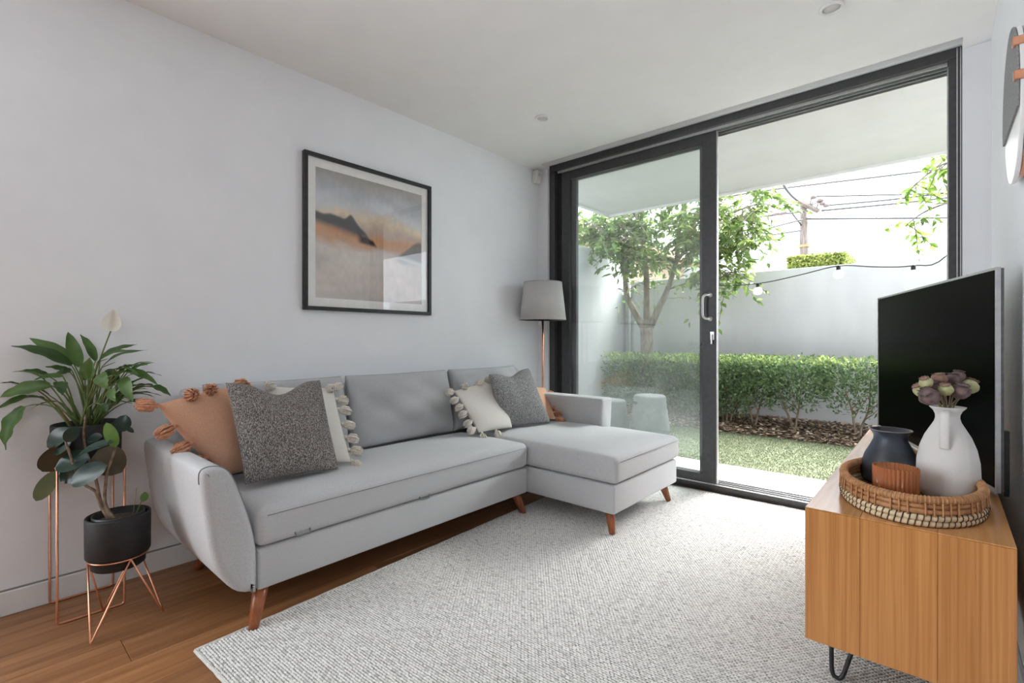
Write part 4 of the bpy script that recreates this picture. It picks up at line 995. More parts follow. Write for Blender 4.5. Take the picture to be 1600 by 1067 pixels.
tvbox('screen', bz, tl_ - bz, .001, .008, z0 + .012, z1 - bz, M_scr)
tvbox('bezel', 0, tl_, -.002, .009, z1 - bz, z1, M_bez); tvbox('bezel', 0, tl_, -.002, .009, z0, z0 + .012, M_bez)
tvbox('bezel', 0, bz, -.002, .009, z0 + .012, z1 - bz, M_bez); tvbox('bezel', tl_ - bz, tl_, -.002, .009, z0 + .012, z1 - bz, M_bez)
tvbox('rear_shell', .002, tl_ - .002, .009, .018, z0 + .004, z1 - .003, M_tvback, None, .002)
tvbox('rear_housing', .20, tl_ - .004, .018, .032, z0 - .010, z0 + .19, M_black, None, .003)
for a_ in (.20, tl_ - .22):
    tvbox('foot', a_, a_ + .018, -.05, .060, TT + .0005, TT + .008, M_tvback, None, .002)
    tvbox('foot_stem', a_ + .002, a_ + .016, .006, .017, TT + .006, z0 + .02, M_tvback)
pc = A + td * (tl_ - .05) - tn * .045
tube('power_cable', smooth_path([(pc.x - .012, pc.y + .05, z0 + .05), (pc.x - .01, pc.y + .03, TT + .03), (pc.x - .015, pc.y + .01, TT + .008), (pc.x - .02, pc.y + .10, TT + .006), (pc.x - .03, pc.y + .25, TT + .006)], 6), .004, M_black, tv, 8)

# ================================================================== TRAY GROUP
tcx, tcy = -.079, 1.905
def tdisc(a, ra, rb, rot): 
    x, y = ra * math.cos(a), rb * math.sin(a); return (x * math.cos(rot) - y * math.sin(rot), x * math.sin(rot) + y * math.cos(rot))
TRA, TRB, TROT = .160, .247, 0.03
M_ratt = noise_col(mat('rattan_cane', rough=.5), (.30, .135, .055), (.46, .23, .10), 45)
M_ratt2 = noise_col(mat('rattan_light', rough=.55), (.56, .44, .28), (.68, .56, .38), 45)
M_rattd = noise_col(mat('rattan_dark_wrap', rough=.6), (.05, .028, .016), (.09, .05, .03), 60)
tray = thing('rattan_tray', (tcx, tcy, TT), 'oval woven rattan tray with dark stitched lower band on the console end', 'tray')
def oval(k, n, s=1.0, z=0.0, add=0.0):
    x, y = tdisc(2 * PI * k / n, TRA * s + add, TRB * s + add, TROT); return Vector((tcx + x, tcy + y, TT + z))
NO = 96
vs, fs = [], []
base_pts = [oval(k, NO, 1, .006, -.008) for k in range(NO)]
vs = [Vector((p.x, p.y, TT + .001)) for p in base_pts] + [Vector((p.x, p.y, TT + .009)) for p in base_pts]
fs = [tuple(reversed(range(NO))), tuple(NO + k for k in range(NO))] + [(k, (k + 1) % NO, NO + (k + 1) % NO, NO + k) for k in range(NO)]
M_tbase = mat('tray_base_weave', (.2, .12, .06), .6); noise_col(M_tbase, (.08, .045, .025), (.34, .20, .10), 70, bump=.6)
tbase = pyobj('base', vs, fs, M_tbase, tray)
for i_, (z_, add, r_, m_) in enumerate(((.009, .004, .0085, M_ratt2), (.024, .006, .0085, M_ratt2), (.040, .004, .0080, M_ratt), (.054, .003, .0075, M_ratt))):
    tube('coil', [oval(k, NO, 1, z_, add) for k in range(NO)], r_, m_, tray, 8, closed=True)
tube('rim', [oval(k, NO, 1, .069, .002) for k in range(NO)], .0105, M_ratt, tray, 10, closed=True)
vs, fs = [], []
for k in range(76):                                        # dark stitching round the two lower coils, slightly slanted
    for z_, add in ((.009, .004), (.024, .006)):
        a_ = (k + (.25 if z_ > .02 else 0)) * NO / 76
        P = []
        for q in range(6):
            ph_ = -PI / 2 + PI * q / 5; P.append(oval(a_ + (q - 2.5) * .10, NO, 1, z_ + .0088 * math.sin(ph_), add + .0088 * math.cos(ph_)))
        tube_data(P, .0016, 4, vs=vs, fs=fs)
pyobj('dark_stitching', vs, fs, M_rattd, tray, True)['kind'] = 'stuff'
vs, fs = [], []
for k in range(120):                                       # cane wrapping of rim
    a_ = k * NO / 120; P = []
    for q in range(8):
        ph_ = 2 * PI * q / 8; P.append(oval(a_ + math.sin(ph_) * .12, NO, 1, .069 + .0108 * math.sin(ph_), .002 + .0108 * math.cos(ph_)))
    tube_data(P, .0022, 4, vs=vs, fs=fs, closed=True)
for k in range(60):                                        # vertical cane pairs on the side band, in bundles
    if k % 10 in (2, 6): continue
    a_ = k * NO / 60
    P = [oval(a_, NO, 1, z_, add) for z_, add in ((.030, .013), (.040, .0135), (.054, .0122), (.064, .012))]
    tube_data(P, .0022, 5, vs=vs, fs=fs)
pyobj('cane_wrapping', vs, fs, noise_col(mat('cane_wrap', rough=.45), (.36, .17, .07), (.54, .29, .13), 60), tray, True)['kind'] = 'stuff'
TF = TT + .0095
# dark blue vase
vx, vy = -.134, 2.062
M_blue = noise_col(mat('blue_black_glaze', rough=.42), (.034, .036, .042), (.060, .074, .105), 9, 5, (1, 1, 1.6), bump=.2, bscale=30)
vv_ = thing('blue_vase', (vx, vy, TF), 'dark blue glazed stoneware vase with flared lip on the tray', 'vase')
lathe('body', [(r_, z_ * .93) for r_, z_ in [(0, .0), (.062, .0), (.076, .006), (.083, .030), (.082, .055), (.072, .095), (.056, .130), (.0465, .153), (.0460, .165), (.051, .178), (.058, .186), (.059, .189), (.056, .190), (.049, .180), (.042, .166), (.042, .153), (.052, .130), (.067, .095), (.077, .055), (.077, .02), (0, .012)]], (vx, vy, TF), M_blue, vv_, 44)
tube('rim_line', [(vx + .0585 * math.cos(2 * PI * k / 40), vy + .0585 * math.sin(2 * PI * k / 40), TF + .1753) for k in range(40)], .0018, noise_col(mat('worn_glaze_edge', rough=.4), (.16, .14, .13), (.24, .21, .19), 20), vv_, 6, closed=True)
# ribbed amber candle glass
gx_, gy_ = -.108, 1.842
M_amber = mat('amber_glass', (.62, .25, .10), .12, spec=.6)
n_, l_, b_ = nodes(M_amber); tr_ = n_.new('ShaderNodeBsdfTransparent'); tr_.inputs['Color'].default_value = (.92, .66, .46, 1); mx_ = n_.new('ShaderNodeMixShader'); mx_.inputs[0].default_value = .48
l_.new(b_.outputs[0], mx_.inputs[1]); l_.new(tr_.outputs[0], mx_.inputs[2]); l_.new(mx_.outputs[0], n_['Material Output'].inputs['Surface'])
cg = thing('candle_glass', (gx_, gy_, TF), 'ribbed amber glass candle with rusty wax in front of the blue vase', 'candle')
prof = [(.038, .0), (.047, .004), (.0525, .014), (.0535, .10), (.0510, .10), (.0500, .016), (.044, .010), (.0, .010)]
vs, fs = [], []; nR = 144
for (r, z) in prof:
    for k in range(nR):
        rib = .0030 * math.cos(32 * 2 * PI * k / nR) if (.012 < z and r > .0515) else 0
        a = 2 * PI * k / nR; vs.append((gx_ + (r + rib) * math.cos(a), gy_ + (r + rib) * math.sin(a), TF + .0005 + z))
for i in range(len(prof) - 1):
    for k in range(nR): fs.append((i * nR + k, i * nR + (k + 1) % nR, (i + 1) * nR + (k + 1) % nR, (i + 1) * nR + k))
fs.append(tuple(reversed(range(nR))))
pyobj('glass_cup', vs, fs, M_amber, cg, True)
lathe('wax', [(0, .0115), (.043, .0115), (.0488, .018), (.0495, .070), (.0, .069)], (gx_, gy_, TF + .0005), noise_col(mat('rust_wax', rough=.55), (.60, .24, .11), (.66, .29, .14), 20), cg, 40)
tube('wick', [(gx_, gy_, TF + .069), (gx_ + .002, gy_, TF + .080)], .0014, M_black, cg, 6)
# white jug
jx, jy = .008, 1.982
M_plaster = noise_col(mat('white_bisque', rough=.85, spec=.2), (.66, .645, .63), (.73, .72, .71), 8, bump=.25, bscale=60)
jug = thing('white_jug', (jx, jy, TF), 'matte white ceramic bottle jug with strap handle holding dried poppies', 'jug')
jp = [(0, 0), (.052, 0), (.064, .006), (.072, .03), (.0745, .070), (.073, .110), (.066, .150), (.054, .185), (.040, .212), (.0315, .228), (.0285, .240), (.029, .250), (.034, .262), (.042, .271), (.0435, .274), (.040, .2745), (.031, .262), (.025, .250), (.0245, .240), (.034, .212), (.06, .150), (.066, .07), (.055, .012), (0, .010)]
lathe('body', jp, (jx, jy, TF), M_plaster, jug, 48)
hd_dir = Vector((-.10, -.99, 0)).normalized()
hpts = []
for (r, z) in ((.030, .258), (.046, .262), (.058, .254), (.064, .236), (.066, .215), (.066, .190), (.066, .168), (.0655, .156)):
    hpts.append(Vector((jx, jy, TF)) + hd_dir * r + Vector((0, 0, z)))
hpts = smooth_path(hpts, 4); side_ = Vector((-hd_dir.y, hd_dir.x, 0)); vs, fs = [], []
for i, p in enumerate(hpts):
    t0 = (hpts[min(i + 1, len(hpts) - 1)] - hpts[max(i - 1, 0)]).normalized(); nn = side_.cross(t0).normalized()
    for k in range(12):
        a = 2 * PI * k / 12; vs.append(p + side_ * .0115 * math.cos(a) + nn * .0058 * math.sin(a))
for i in range(len(hpts) - 1):
    for k in range(12): fs.append((i * 12 + k, i * 12 + (k + 1) % 12, (i + 1) * 12 + (k + 1) % 12, (i + 1) * 12 + k))
fs.append(tuple(range(12))); fs.append(tuple((len(hpts) - 1) * 12 + k for k in range(12)))
pyobj('strap_handle', vs, fs, M_plaster, jug, True)
# dried poppies
M_pop = [noise_col(mat('poppy_purple', rough=.75), (.09, .058, .062), (.20, .135, .13), 60), noise_col(mat('poppy_brown', rough=.75), (.20, .11, .08), (.32, .20, .15), 60), noise_col(mat('poppy_green', rough=.75), (.34, .34, .17), (.48, .47, .27), 60)]
M_stem = noise_col(mat('dry_stem', rough=.8), (.22, .17, .10), (.34, .27, .17), 40)
pods = [(1440, 610, .021, 2, 'pale green poppy pod at the rim, leaning towards the blue vase'), (1452, 620, .026, 0, 'large plum dried poppy pod drooping over the jug lip'), (1447, 598, .017, 2, 'small green brown poppy pod high beside the plum ones'), (1444, 606, .016, 1, 'small russet poppy pod tucked between green ones'),
        (1461, 605, .017, 0, 'small dusky poppy pod in the middle of the bunch'), (1470, 592, .017, 1, 'russet crowned poppy pod standing at the back of the bunch'), (1477, 609, .019, 2, 'round olive poppy pod facing out in the middle'), (1488, 594, .020, 0, 'plum crowned poppy pod rising high in the bunch'),
        (1497, 589, .019, 0, 'dusky frilled poppy pod, topmost in the bunch'), (1500, 612, .024, 0, 'large plum poppy pod above the jug rim beside the olive one'), (1514, 604, .023, 2, 'large pale green poppy pod leaning towards the television edge'), (1462, 590, .012, 1, 'tiny brown poppy pod peeping between the others')]
jc = Vector((jx, jy, TF))
for i, (u, v, r, mi, lab) in enumerate(pods):
    p = at_d(u, v, depth(jc) + (random.uniform(-.03, .03) if i not in (1, 6, 9) else -.035))
    rt = jc + Vector(((p.x - jx) * .10, (p.y - jy) * .10, .14)); mouth = jc + Vector(((p.x - jx) * .22, (p.y - jy) * .22, .262))
    ax_ = (p - mouth).normalized(); ax_ = (ax_ + Vector((0, 0, .2))).normalized()
    b0 = p - ax_ * r
    th = thing('dried_poppy', rt, lab, 'poppy', 'dried poppies in the white jug')
    tube('stem', smooth_path([rt, mouth, b0], 5), .0022, M_stem, th, 6)
    Rm = Matrix.Translation(p) @ ax_.to_track_quat('Z', 'Y').to_matrix().to_4x4()
    v0, f0 = [], []
    for (rr, zz) in [(.0, -1.05), (.22, -1.02), (.30, -.92), (.70, -.70), (.97, -.25), (1.0, .1), (.88, .55), (.55, .85), (.40, .92), (0, .92)]:
        for k in range(24):
            a = 2 * PI * k / 24; w = 1 + .05 * math.cos(8 * a); v0.append(Rm @ Vector((r * rr * w * math.cos(a), r * rr * w * math.sin(a), r * zz * .95)))
    for q in range(9):
        for k in range(24): f0.append((q * 24 + k, q * 24 + (k + 1) % 24, (q + 1) * 24 + (k + 1) % 24, (q + 1) * 24 + k))
    pod = pyobj('pod', v0, f0, M_pop[mi], th, True)
    v1, f1 = [], []
    for q, (rr, zz) in enumerate([(.30, .90), (.62, .98), (.72, 1.08), (.0, 1.04)]):
        for k in range(24):
            a = 2 * PI * k / 24; w = 1 + (.22 * math.cos(10 * a) if q in (1, 2) else 0); v1.append(Rm @ Vector((r * rr * w * math.cos(a), r * rr * w * math.sin(a), r * zz * .95)))
    for q in range(3):
        for k in range(24): f1.append((q * 24 + k, q * 24 + (k + 1) % 24, (q + 1) * 24 + (k + 1) % 24, (q + 1) * 24 + k))
    pyobj('crown', v1, f1, M_pop[mi if mi != 2 else 1], th, True)

# ================================================================== ROUND MIRROR ON THE RIGHT WALL
myc, mzc, mr = 2.11, 1.778, .224
mir = thing('round_wall_disc', (RX, myc, mzc - mr), 'round grey wall disc with white painted reflection and copper clips high on the right wall', 'wall decor')
def disc_x(name, xa, xb, y, z, r, m, n=72, bev=.002, cut=None):
    prof = [(0, xa), (r - bev, xa), (r, xa - bev), (r, xb + bev), (r - bev, xb), (0, xb)]
    bm = bmesh.new(); rings = []
    for (rr, x) in prof:
        rings.append([bm.verts.new((x, y + max(rr, .0004) * math.cos(2 * PI * k / n), z + max(rr, .0004) * math.sin(2 * PI * k / n))) for k in range(n)])
    for i in range(len(prof) - 1):
        for k in range(n): bm.faces.new((rings[i][k], rings[i][(k + 1) % n], rings[i + 1][(k + 1) % n], rings[i + 1][k]))
    bm.faces.new(rings[0][::-1]); bm.faces.new(rings[-1])
    if cut:
        g = bm.verts[:] + bm.edges[:] + bm.faces[:]
        r_ = bmesh.ops.bisect_plane(bm, geom=g, plane_co=cut[0], plane_no=cut[1], clear_outer=True)
        bmesh.ops.edgeloop_fill(bm, edges=[e for e in r_['geom_cut'] if isinstance(e, bmesh.types.BMEdge)])
    return bmobj(name, bm, m, mir)
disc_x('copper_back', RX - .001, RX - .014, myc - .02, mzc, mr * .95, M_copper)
disc_x('painted_reflection', RX - .0145, RX - .026, myc, mzc, mr, noise_col(mat('reflection_white', rough=.3), (.84, .84, .84), (.88, .88, .88), 5))  # flat white colour stands in for a bright mirror reflection
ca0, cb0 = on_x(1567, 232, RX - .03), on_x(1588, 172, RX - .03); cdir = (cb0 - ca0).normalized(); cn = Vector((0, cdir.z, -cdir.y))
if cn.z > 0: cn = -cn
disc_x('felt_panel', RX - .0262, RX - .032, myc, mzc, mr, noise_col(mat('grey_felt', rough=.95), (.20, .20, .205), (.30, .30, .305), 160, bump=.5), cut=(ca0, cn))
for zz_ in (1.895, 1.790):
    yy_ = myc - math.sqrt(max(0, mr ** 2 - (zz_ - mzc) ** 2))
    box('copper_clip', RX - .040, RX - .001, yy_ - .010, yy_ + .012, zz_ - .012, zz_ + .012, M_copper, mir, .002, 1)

# ================================================================== CEILING AND WALL FITTINGS
M_dl = mat('downlight_trim', (.80, .80, .80), .5); M_dl2 = noise_col(mat('downlight_lens', rough=.4), (.62, .62, .62), (.68, .68, .68), 20)
for (x, y, lab) in ((-2.068, 2.652, 'white recessed ceiling downlight above the sofa seat, toward the left wall'), (-.386, 2.65, 'white recessed ceiling downlight over the media console')):
    d_ = thing('downlight', (x, y, CZ), lab, 'light', 'recessed ceiling downlights')
    lathe('trim_ring', [(.036, -.0005), (.051, -.0005), (.0515, -.004), (.048, -.009), (.038, -.009), (.035, -.004), (.036, -.0005)], (x, y, CZ), M_dl, d_, 40)
    lathe('lens', [(0, -.0035), (.0335, -.0035), (.0335, -.0005), (0, -.0005)], (x, y, CZ), M_dl2, d_, 32)
sx_p, sy_p = LX, 3.405
ms = thing('motion_sensor', (LX, 3.425, 2.5), 'small white alarm motion sensor high in the wall corner', 'sensor')
bm = bx(bmesh.new(), LX + .0005, LX + .062, 3.385, 3.465, 2.470, 2.582, .012, 3)
for v in bm.verts:
    if v.co.z < 2.545 and v.co.x > LX + .02: v.co.x -= (2.545 - v.co.z) * .30
bmobj('housing', bm, M_white_pl, ms, True)
box('lens_window', LX + .050, LX + .0632, 3.402, 3.448, 2.530, 2.560, noise_col(mat('sensor_lens', rough=.3), (.60, .60, .58), (.66, .66, .64), 30), ms, .003, 2)
pyobj('indicator', *tube_data([(LX + .060, 3.425, 2.568), (LX + .0632, 3.425, 2.568)], .0025, 8), M_black, ms)

# ================================================================== HOUSE PLANTS
M_pot = noise_col(mat('matte_black_pot', rough=.6), (.012, .012, .013), (.020, .020, .021), 30)
M_soil = noise_col(mat('potting_soil', rough=.95), (.035, .024, .017), (.075, .05, .035), 60, bump=1.0)
def rod(name, pts, par, r=.0042, n=8, closed=False, k=1):
    return tube(name, pts, r, M_copper, par, n, closed)
def filleted(pts, r, n=5):
    P = [Vector(p) for p in pts]; out = [P[0]]
    for i in range(1, len(P) - 1):
        a = P[i] + (P[i - 1] - P[i]).normalized() * r; b = P[i] + (P[i + 1] - P[i]).normalized() * r
        out += bez(a, P[i], b, n)
    out.append(P[-1]); return out
# tall stand: two wire frames joined by the ring that carries the pot
sx0, sx1, sy0, sy1 = -2.732, -2.506, .246, .448; SH = .585
ts = thing('tall_plant_stand', ((sx0 + sx1) / 2, (sy0 + sy1) / 2, 0), 'tall copper wire plant stand with square feet against the left wall', 'plant stand')
for x in (sx0, sx1):
    rod('wire_frame', filleted([(x, sy0, SH), (x, sy0, .0045), (x, sy1, .0045), (x, sy1, SH)], .012), ts)
pcx, pcy = (sx0 + sx1) / 2, (sy0 + sy1) / 2
rod('top_rail', [(sx0, sy0, SH), (sx0, sy1, SH), (sx1, sy1, SH), (sx1, sy0, SH)], ts, closed=True)
rod('pot_ring', [(pcx + .101 * math.cos(2 * PI * k / 40), pcy + .101 * math.sin(2 * PI * k / 40), SH) for k in range(40)], ts, .0035, closed=True)
def pot(name, lab, cx, cy, z0, prof, grp):
    t = thing(name, (cx, cy, z0), lab, 'pot', grp); lathe('shell', prof, (cx, cy, z0), M_pot, t, 44); return t
p1 = pot('plant_pot', 'round black pot of the peace lily held by the tall copper stand', pcx, pcy, .545,
         [(0, 0), (.068, 0), (.078, .006), (.083, .030), (.096, .045), (.0965, .048), (.106, .052), (.110, .075), (.112, .19), (.110, .196), (.104, .196), (.100, .185), (.098, .172), (0, .172)], 'black plant pots')
lathe('soil', [(0, .178), (.06, .180), (.0975, .1725), (.0, .1722)], (pcx, pcy, .545), M_soil, p1, 30)
# low stand: ring on three V-shaped feet
q_f = [on_z(143, 1006, .004), on_z(249, 958, .004), on_z(160, 954, .004)]
lc = sum(q_f, Vector()) / 3; RZL = .262
ls = thing('low_plant_stand', (lc.x, lc.y, 0), 'low copper wire plant stand with zigzag legs in front of the tall one', 'plant stand')
rr_ = .091
rod('pot_ring', [(lc.x + rr_ * math.cos(2 * PI * k / 40), lc.y + rr_ * math.sin(2 * PI * k / 40), RZL) for k in range(40)], ls, .0032, closed=True)
angs = [math.atan2(p.y - lc.y, p.x - lc.x) for p in q_f]
ftz = [Vector((lc.x + .140 * math.cos(a), lc.y + .140 * math.sin(a), .0042)) for a in angs]
order = sorted(range(3), key=lambda i: angs[i])
for oi_ in range(3):
    i = order[oi_]; a0 = angs[i]; ap = angs[order[oi_ - 1]]; an_ = angs[order[(oi_ + 1) % 3]]
    def midang(a, b):
        d = (b - a) % (2 * PI); return a + d / 2
    m0 = midang(ap, a0); m1_ = midang(a0, an_)
    P0 = Vector((lc.x + rr_ * math.cos(m0), lc.y + rr_ * math.sin(m0), RZL)); P1 = Vector((lc.x + rr_ * math.cos(m1_), lc.y + rr_ * math.sin(m1_), RZL))
    rod('wire_leg', filleted([P0, ftz[i], P1], .008), ls, .0034)
p2 = pot('plant_pot', 'stepped black pot of the rubber plant on the low copper stand', lc.x, lc.y, RZL - .040,
         [(0, 0), (.076, 0), (.083, .006), (.0855, .045), (.0865, .0465), (.0965, .0465), (.0995, .052), (.1005, .19), (.0985, .195), (.093, .195), (.090, .188), (.088, .172), (0, .172)], 'black plant pots')
p2o = RZL - .040
lathe('inner_pot', [(.080, .171), (.081, .198), (.077, .199), (.075, .171)], (lc.x, lc.y, p2o), M_black, p2, 36)
lathe('soil', [(0, .180), (.05, .181), (.0745, .1725), (.0, .1722)], (lc.x, lc.y, p2o), M_soil, p2, 30)
# leaves
def leaf_obj(name, par, base, tip, w, m, nrm, arch=.0, fold=.25, wavy=0.0, shape='lance', n=12):
    base, tip = Vector(base), Vector(tip); ax = tip - base; L = ax.length; a = ax.normalized()
    nn = Vector(nrm); nn = (nn - a * nn.dot(a)); nn = nn.normalized() if nn.length > 1e-4 else a.orthogonal().normalized()
    sd = a.cross(nn); vs, fs = [], []; ph = random.uniform(0, 6)
    for i in range(n + 1):
        t = i / n
        if shape == 'lance': ww = ((t + .02) ** .55) * ((1 - t) ** 1.0) / .365
        else: ww = (max(0, math.sin(PI * (t ** .92))) ** .55)
        if t >= 1: ww = 0.0
        c = base + ax * t + nn * (arch * L * math.sin(PI * t))
        hw = w * .5 * ww
        for q in (-1, -.55, 0, .55, 1):
            wv = wavy * w * abs(q) * math.sin(t * 17 + ph + (q > 0) * 1.4)
            vs.append(c + sd * hw * q + nn * (fold * hw * abs(q) ** 1.3 + wv))
    for i in range(n):
        for q in range(4): b = i * 5 + q; fs.append((b, b + 1, b + 6, b + 5))
    return pyobj(name, vs, fs, m, par, True)
def leafm(name, c1, c2, transl, rough, scale=14):
    m = mat(name, c1, rough, spec=.45); noise_col(m, c1, c2, scale, 3, (1, 1, 1), .3, .7)
    n, l, b = nodes(m); tr = n.new('ShaderNodeBsdfTranslucent'); mx = n.new('ShaderNodeMixShader'); mx.inputs[0].default_value = transl
    l.new(b.inputs['Base Color'].links[0].from_socket, tr.inputs['Color']); l.new(b.outputs[0], mx.inputs[1]); l.new(tr.outputs[0], mx.inputs[2]); l.new(mx.outputs[0], n['Material Output'].inputs['Surface']); return m
M_lily = [leafm('lily_leaf', (.045, .105, .022), (.085, .17, .035), .30, .38), leafm('lily_leaf_pale', (.085, .16, .045), (.14, .24, .07), .32, .38), leafm('lily_leaf_dark', (.028, .066, .018), (.05, .105, .026), .25, .36)]
M_pet = leafm('lily_petiole', (.10, .16, .045), (.17, .22, .07), .1, .5)
M_petr = leafm('lily_old_petiole', (.25, .15, .05), (.30, .19, .07), .1, .5)
lily = thing('peace_lily', (pcx, pcy, .725), 'peace lily with arching glossy green leaves and one white bloom', 'plant')
d0 = depth((pcx, pcy))
def safe(u, v, off):
    d = d0 + off; p = at_d(u, v, d)
    k = 0
    while p.x < LX + .02 and k < 80: d -= .01; p = at_d(u, v, d); k += 1
    return p
lily_leaves = [  # tip u,v, base u,v, width px, depth offset tip, base, tone
    (17, 540, 112, 571, 20, .02, .0, 2), (45, 528, 112, 564, 20, .06, .03, 1), (106, 518, 125, 573, 18, .05, .0, 0), (125, 522, 149, 564, 13, .08, .04, 0),
    (215, 538, 157, 559, 11, .10, .05, 2), (207, 547, 152, 566, 14, .02, 0, 0), (230, 547, 159, 574, 11, -.05, -.02, 2), (239, 567, 202, 580, 9, .08, .06, 0),
    (247, 601, 197, 578, 14, .0, .0, 0), (267, 619, 238, 603, 12, .05, .03, 0), (208, 628, 194, 590, 18, -.10, -.06, 1), (228, 635, 197, 628, 10, -.02, 0, 0),
    (32, 579, 76, 588, 13, .0, .0, 2), (53, 594, 98, 588, 12, -.08, -.05, 0), (-2, 599, 34, 602, 7, .0, .0, 2), (-3, 622, 79, 602, 22, -.10, -.06, 1),
    (-6, 640, 42, 618, 9, -.04, -.02, 0), (8, 703, 39, 635, 27, -.16, -.12, 0), (97, 618, 93, 596, 16, -.14, -.10, 2), (169, 608, 157, 584, 20, -.08, -.05, 1),
    (141, 558, 138, 592, 20, -.02, -.02, 1), (84, 590, 112, 578, 14, -.02, 0, 2), (180, 628, 174, 608, 14, -.12, -.08, 1), (208, 573, 183, 577, 14, .02, 0, 2),
    (168, 646, 158, 632, 12, -.10, -.08, 2), (218, 590, 176, 586, 15, -.12, -.08, 0), (70, 573, 110, 582, 12, .06, .03, 0), (188, 600, 166, 578, 16, .04, .02, 2)]
crown = Vector((pcx, pcy, .728))
for i, (tu, tv_, bu, bv, wpx, o1, o0, tone) in enumerate(lily_leaves):
    tip = safe(tu, tv_, o1); b = safe(bu, bv, o0); w = wpx * d0 / F * .98
    up = Vector((-ray(bu, bv).x * .35, -ray(bu, bv).y * .35, .55)) + Vector((random.uniform(-.35, .35), random.uniform(-.35, .35), 0))
    if tone == 1: up = up + Vector((.4, -.5, 0))
    lf = leaf_obj('leaf', lily, b, tip, w, M_lily[tone], up, arch=.10, fold=.30, wavy=.06)
    r0 = crown + Vector((random.uniform(-.035, .035), random.uniform(-.035, .035), 0)); r0.x += (b.x - pcx) * .12; r0.y += (b.y - pcy) * .12
    m_ = r0.lerp(b, .55) + Vector((0, 0, .05 + .18 * max(0, (b - r0).xy.length - .05)))
    vs, fs = tube_data(bez(r0, m_, b, 9) + [b.lerp(tip, .3) ], [.0034, .0033, .0032, .003, .0028, .0026, .0024, .0022, .002, .001], 6)
    pyobj('petiole', vs, fs, M_petr if i % 9 == 5 else M_pet, lf, True)
for k in range(26):                                   # extra upright inner stalks with narrow young leaves
    a = random.uniform(0, 2 * PI); r0 = crown + Vector((.03 * math.cos(a), .03 * math.sin(a), 0)); e = r0 + Vector((.10 * math.cos(a), .10 * math.sin(a), random.uniform(.08, .24)))
    e.x = max(e.x, LX + .05); ll = random.uniform(.09, .15); tp_ = e + Vector((ll * math.cos(a), ll * math.sin(a), random.uniform(-.05, .08))); tp_.x = max(tp_.x, LX + .03)
    lf = leaf_obj('leaf', lily, e, tp_, random.uniform(.022, .038), M_lily[k % 3], (0, 0, 1), arch=.12, fold=.3, wavy=.05)
    tube('petiole', bez(r0, r0.lerp(e, .5) + Vector((0, 0, .03)), e, 6), [.003, .003, .0028, .0026, .0022, .0018], M_pet, lf, 6)
# bloom
fb = safe(178, 505, .02); fb0 = safe(152, 573, .0)
M_sp = leafm('white_spathe', (.84, .85, .78), (.90, .91, .86), .15, .5)
stk = tube('flower_stalk', smooth_path([crown, safe(140, 610, 0), fb0, safe(168, 530, .01), fb], 5), .0026, M_pet, lily, 6)
leaf_obj('spathe', lily, safe(172, 517, .00), safe(178, 483, -.02), .062, M_sp, -ray(178, 500) + Vector((0, 0, .25)), arch=-.08, fold=.45, shape='lance', n=12)
lathe('spadix', [(0, 0), (.0045, .003), (.0055, .02), (.004, .034), (0, .038)], fb - Vector((0, 0, .018)), noise_col(mat('spadix_bumps', rough=.8), (.52, .44, .22), (.62, .54, .32), 200), lily, 12)
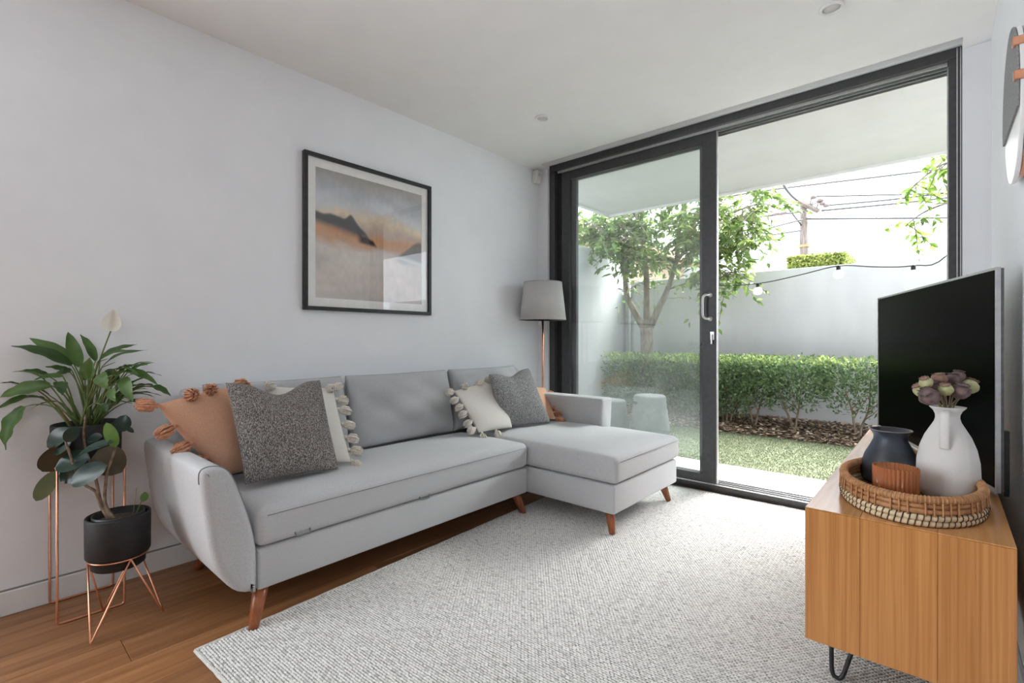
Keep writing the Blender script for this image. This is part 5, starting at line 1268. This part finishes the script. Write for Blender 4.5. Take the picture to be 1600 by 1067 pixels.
# rubber plant
rub = thing('rubber_plant', (lc.x, lc.y, p2o + .18), 'young rubber plant with broad dark glossy leaves in the stepped pot', 'plant')
M_rub = [leafm('rubber_leaf_dark', (.016, .034, .028), (.030, .058, .045), .06, .25), leafm('rubber_leaf_under', (.055, .042, .022), (.085, .065, .035), .15, .5), leafm('rubber_leaf_pale', (.13, .17, .09), (.19, .23, .13), .2, .45), leafm('rubber_leaf_new', (.11, .22, .04), (.19, .33, .07), .35, .35)]
M_rst = noise_col(mat('rubber_stem', rough=.8), (.13, .085, .055), (.25, .18, .12), 50)
d2 = depth((lc.x, lc.y))
def rp_(u, v, o=0.0):
    d = d2 + o; p = at_d(u, v, d)
    while p.x < LX + .02: d -= .01; p = at_d(u, v, d)
    return p
soil_c = Vector((lc.x - .012, lc.y - .028, p2o + .176))
stems = [[soil_c, rp_(158, 790, -.005), rp_(149, 768, 0), rp_(132, 757, 0), rp_(119, 736, -.02), rp_(108, 706, -.03), rp_(102, 688, -.03)],
         [soil_c + Vector((.004, .008, 0)), rp_(158, 785), rp_(150, 750), rp_(140, 722, .02), rp_(133, 697, .03), rp_(131, 676, .03), rp_(134, 648, .02)],
         [soil_c + Vector((.006, .016, 0)), rp_(164, 785), rp_(167, 740, -.01), rp_(172, 725, -.015), rp_(180, 700, -.01), rp_(184, 677, 0)]]
for P in stems:
    Q_ = smooth_path(P, 4); tube('stem', Q_, [.0062 - .0030 * i / len(Q_) for i in range(len(Q_))], M_rst, rub, 8)
rl = [  # base, tip, width px, depth off base, tip, mat, normal tilt
    ((168, 727), (110, 757), 30, -.03, -.06, 0, .5), ((140, 716), (86, 730), 34, .00, -.03, 0, .6), ((139, 722), (94, 752), 26, .01, .0, 0, .2), ((178, 690), (121, 712), 18, -.04, -.05, 0, .8),
    ((153, 703), (191, 738), 40, .04, .05, 1, -.2), ((105, 693), (66, 737), 30, .0, .01, 1, -.2), ((88, 735), (56, 783), 20, -.02, -.03, 2, .0), ((112, 671), (73, 698), 24, -.01, .0, 0, .4),
    ((120, 667), (103, 691), 16, -.05, -.06, 0, .2), ((113, 690), (81, 706), 22, -.02, .0, 0, .3), ((186, 675), (197, 648), 20, .0, .01, 0, .1), ((181, 699), (166, 660), 15, -.02, -.03, 3, .0),
    ((195, 667), (209, 676), 7, .03, .03, 0, .6), ((135, 690), (160, 682), 18, .04, .05, 0, .7)]
for (b, t, w, o0, o1, mi, tilt) in rl:
    vd = -ray(*b).normalized(); nrm = vd * (1 - abs(tilt) * .5) + Vector((0, 0, 1)) * tilt
    leaf_obj('leaf', rub, rp_(*b, o0), rp_(*t, o1), w * d2 / F * 1.15, M_rub[mi], nrm, arch=.06, fold=.16, shape='oval', n=10)
# small sprout at the pot's edge
sp0 = Vector((lc.x + .030, lc.y + .045, p2o + .178)); spt = rp_(226, 770, .0)
ln_ = tube('sprout_stem', [sp0, sp0.lerp(spt, .6), spt], [.002, .0018, .0014], M_pet, rub, 6)
leaf_obj('sprout_leaf', rub, rp_(224, 784, 0), rp_(227, 768, 0), .026, M_lily[1], -ray(226, 775), shape='oval', n=8)
tube('support_stick', [sp0 + Vector((-.014, -.004, 0)), rp_(213, 762, 0)], .0014, M_stem, rub, 5)
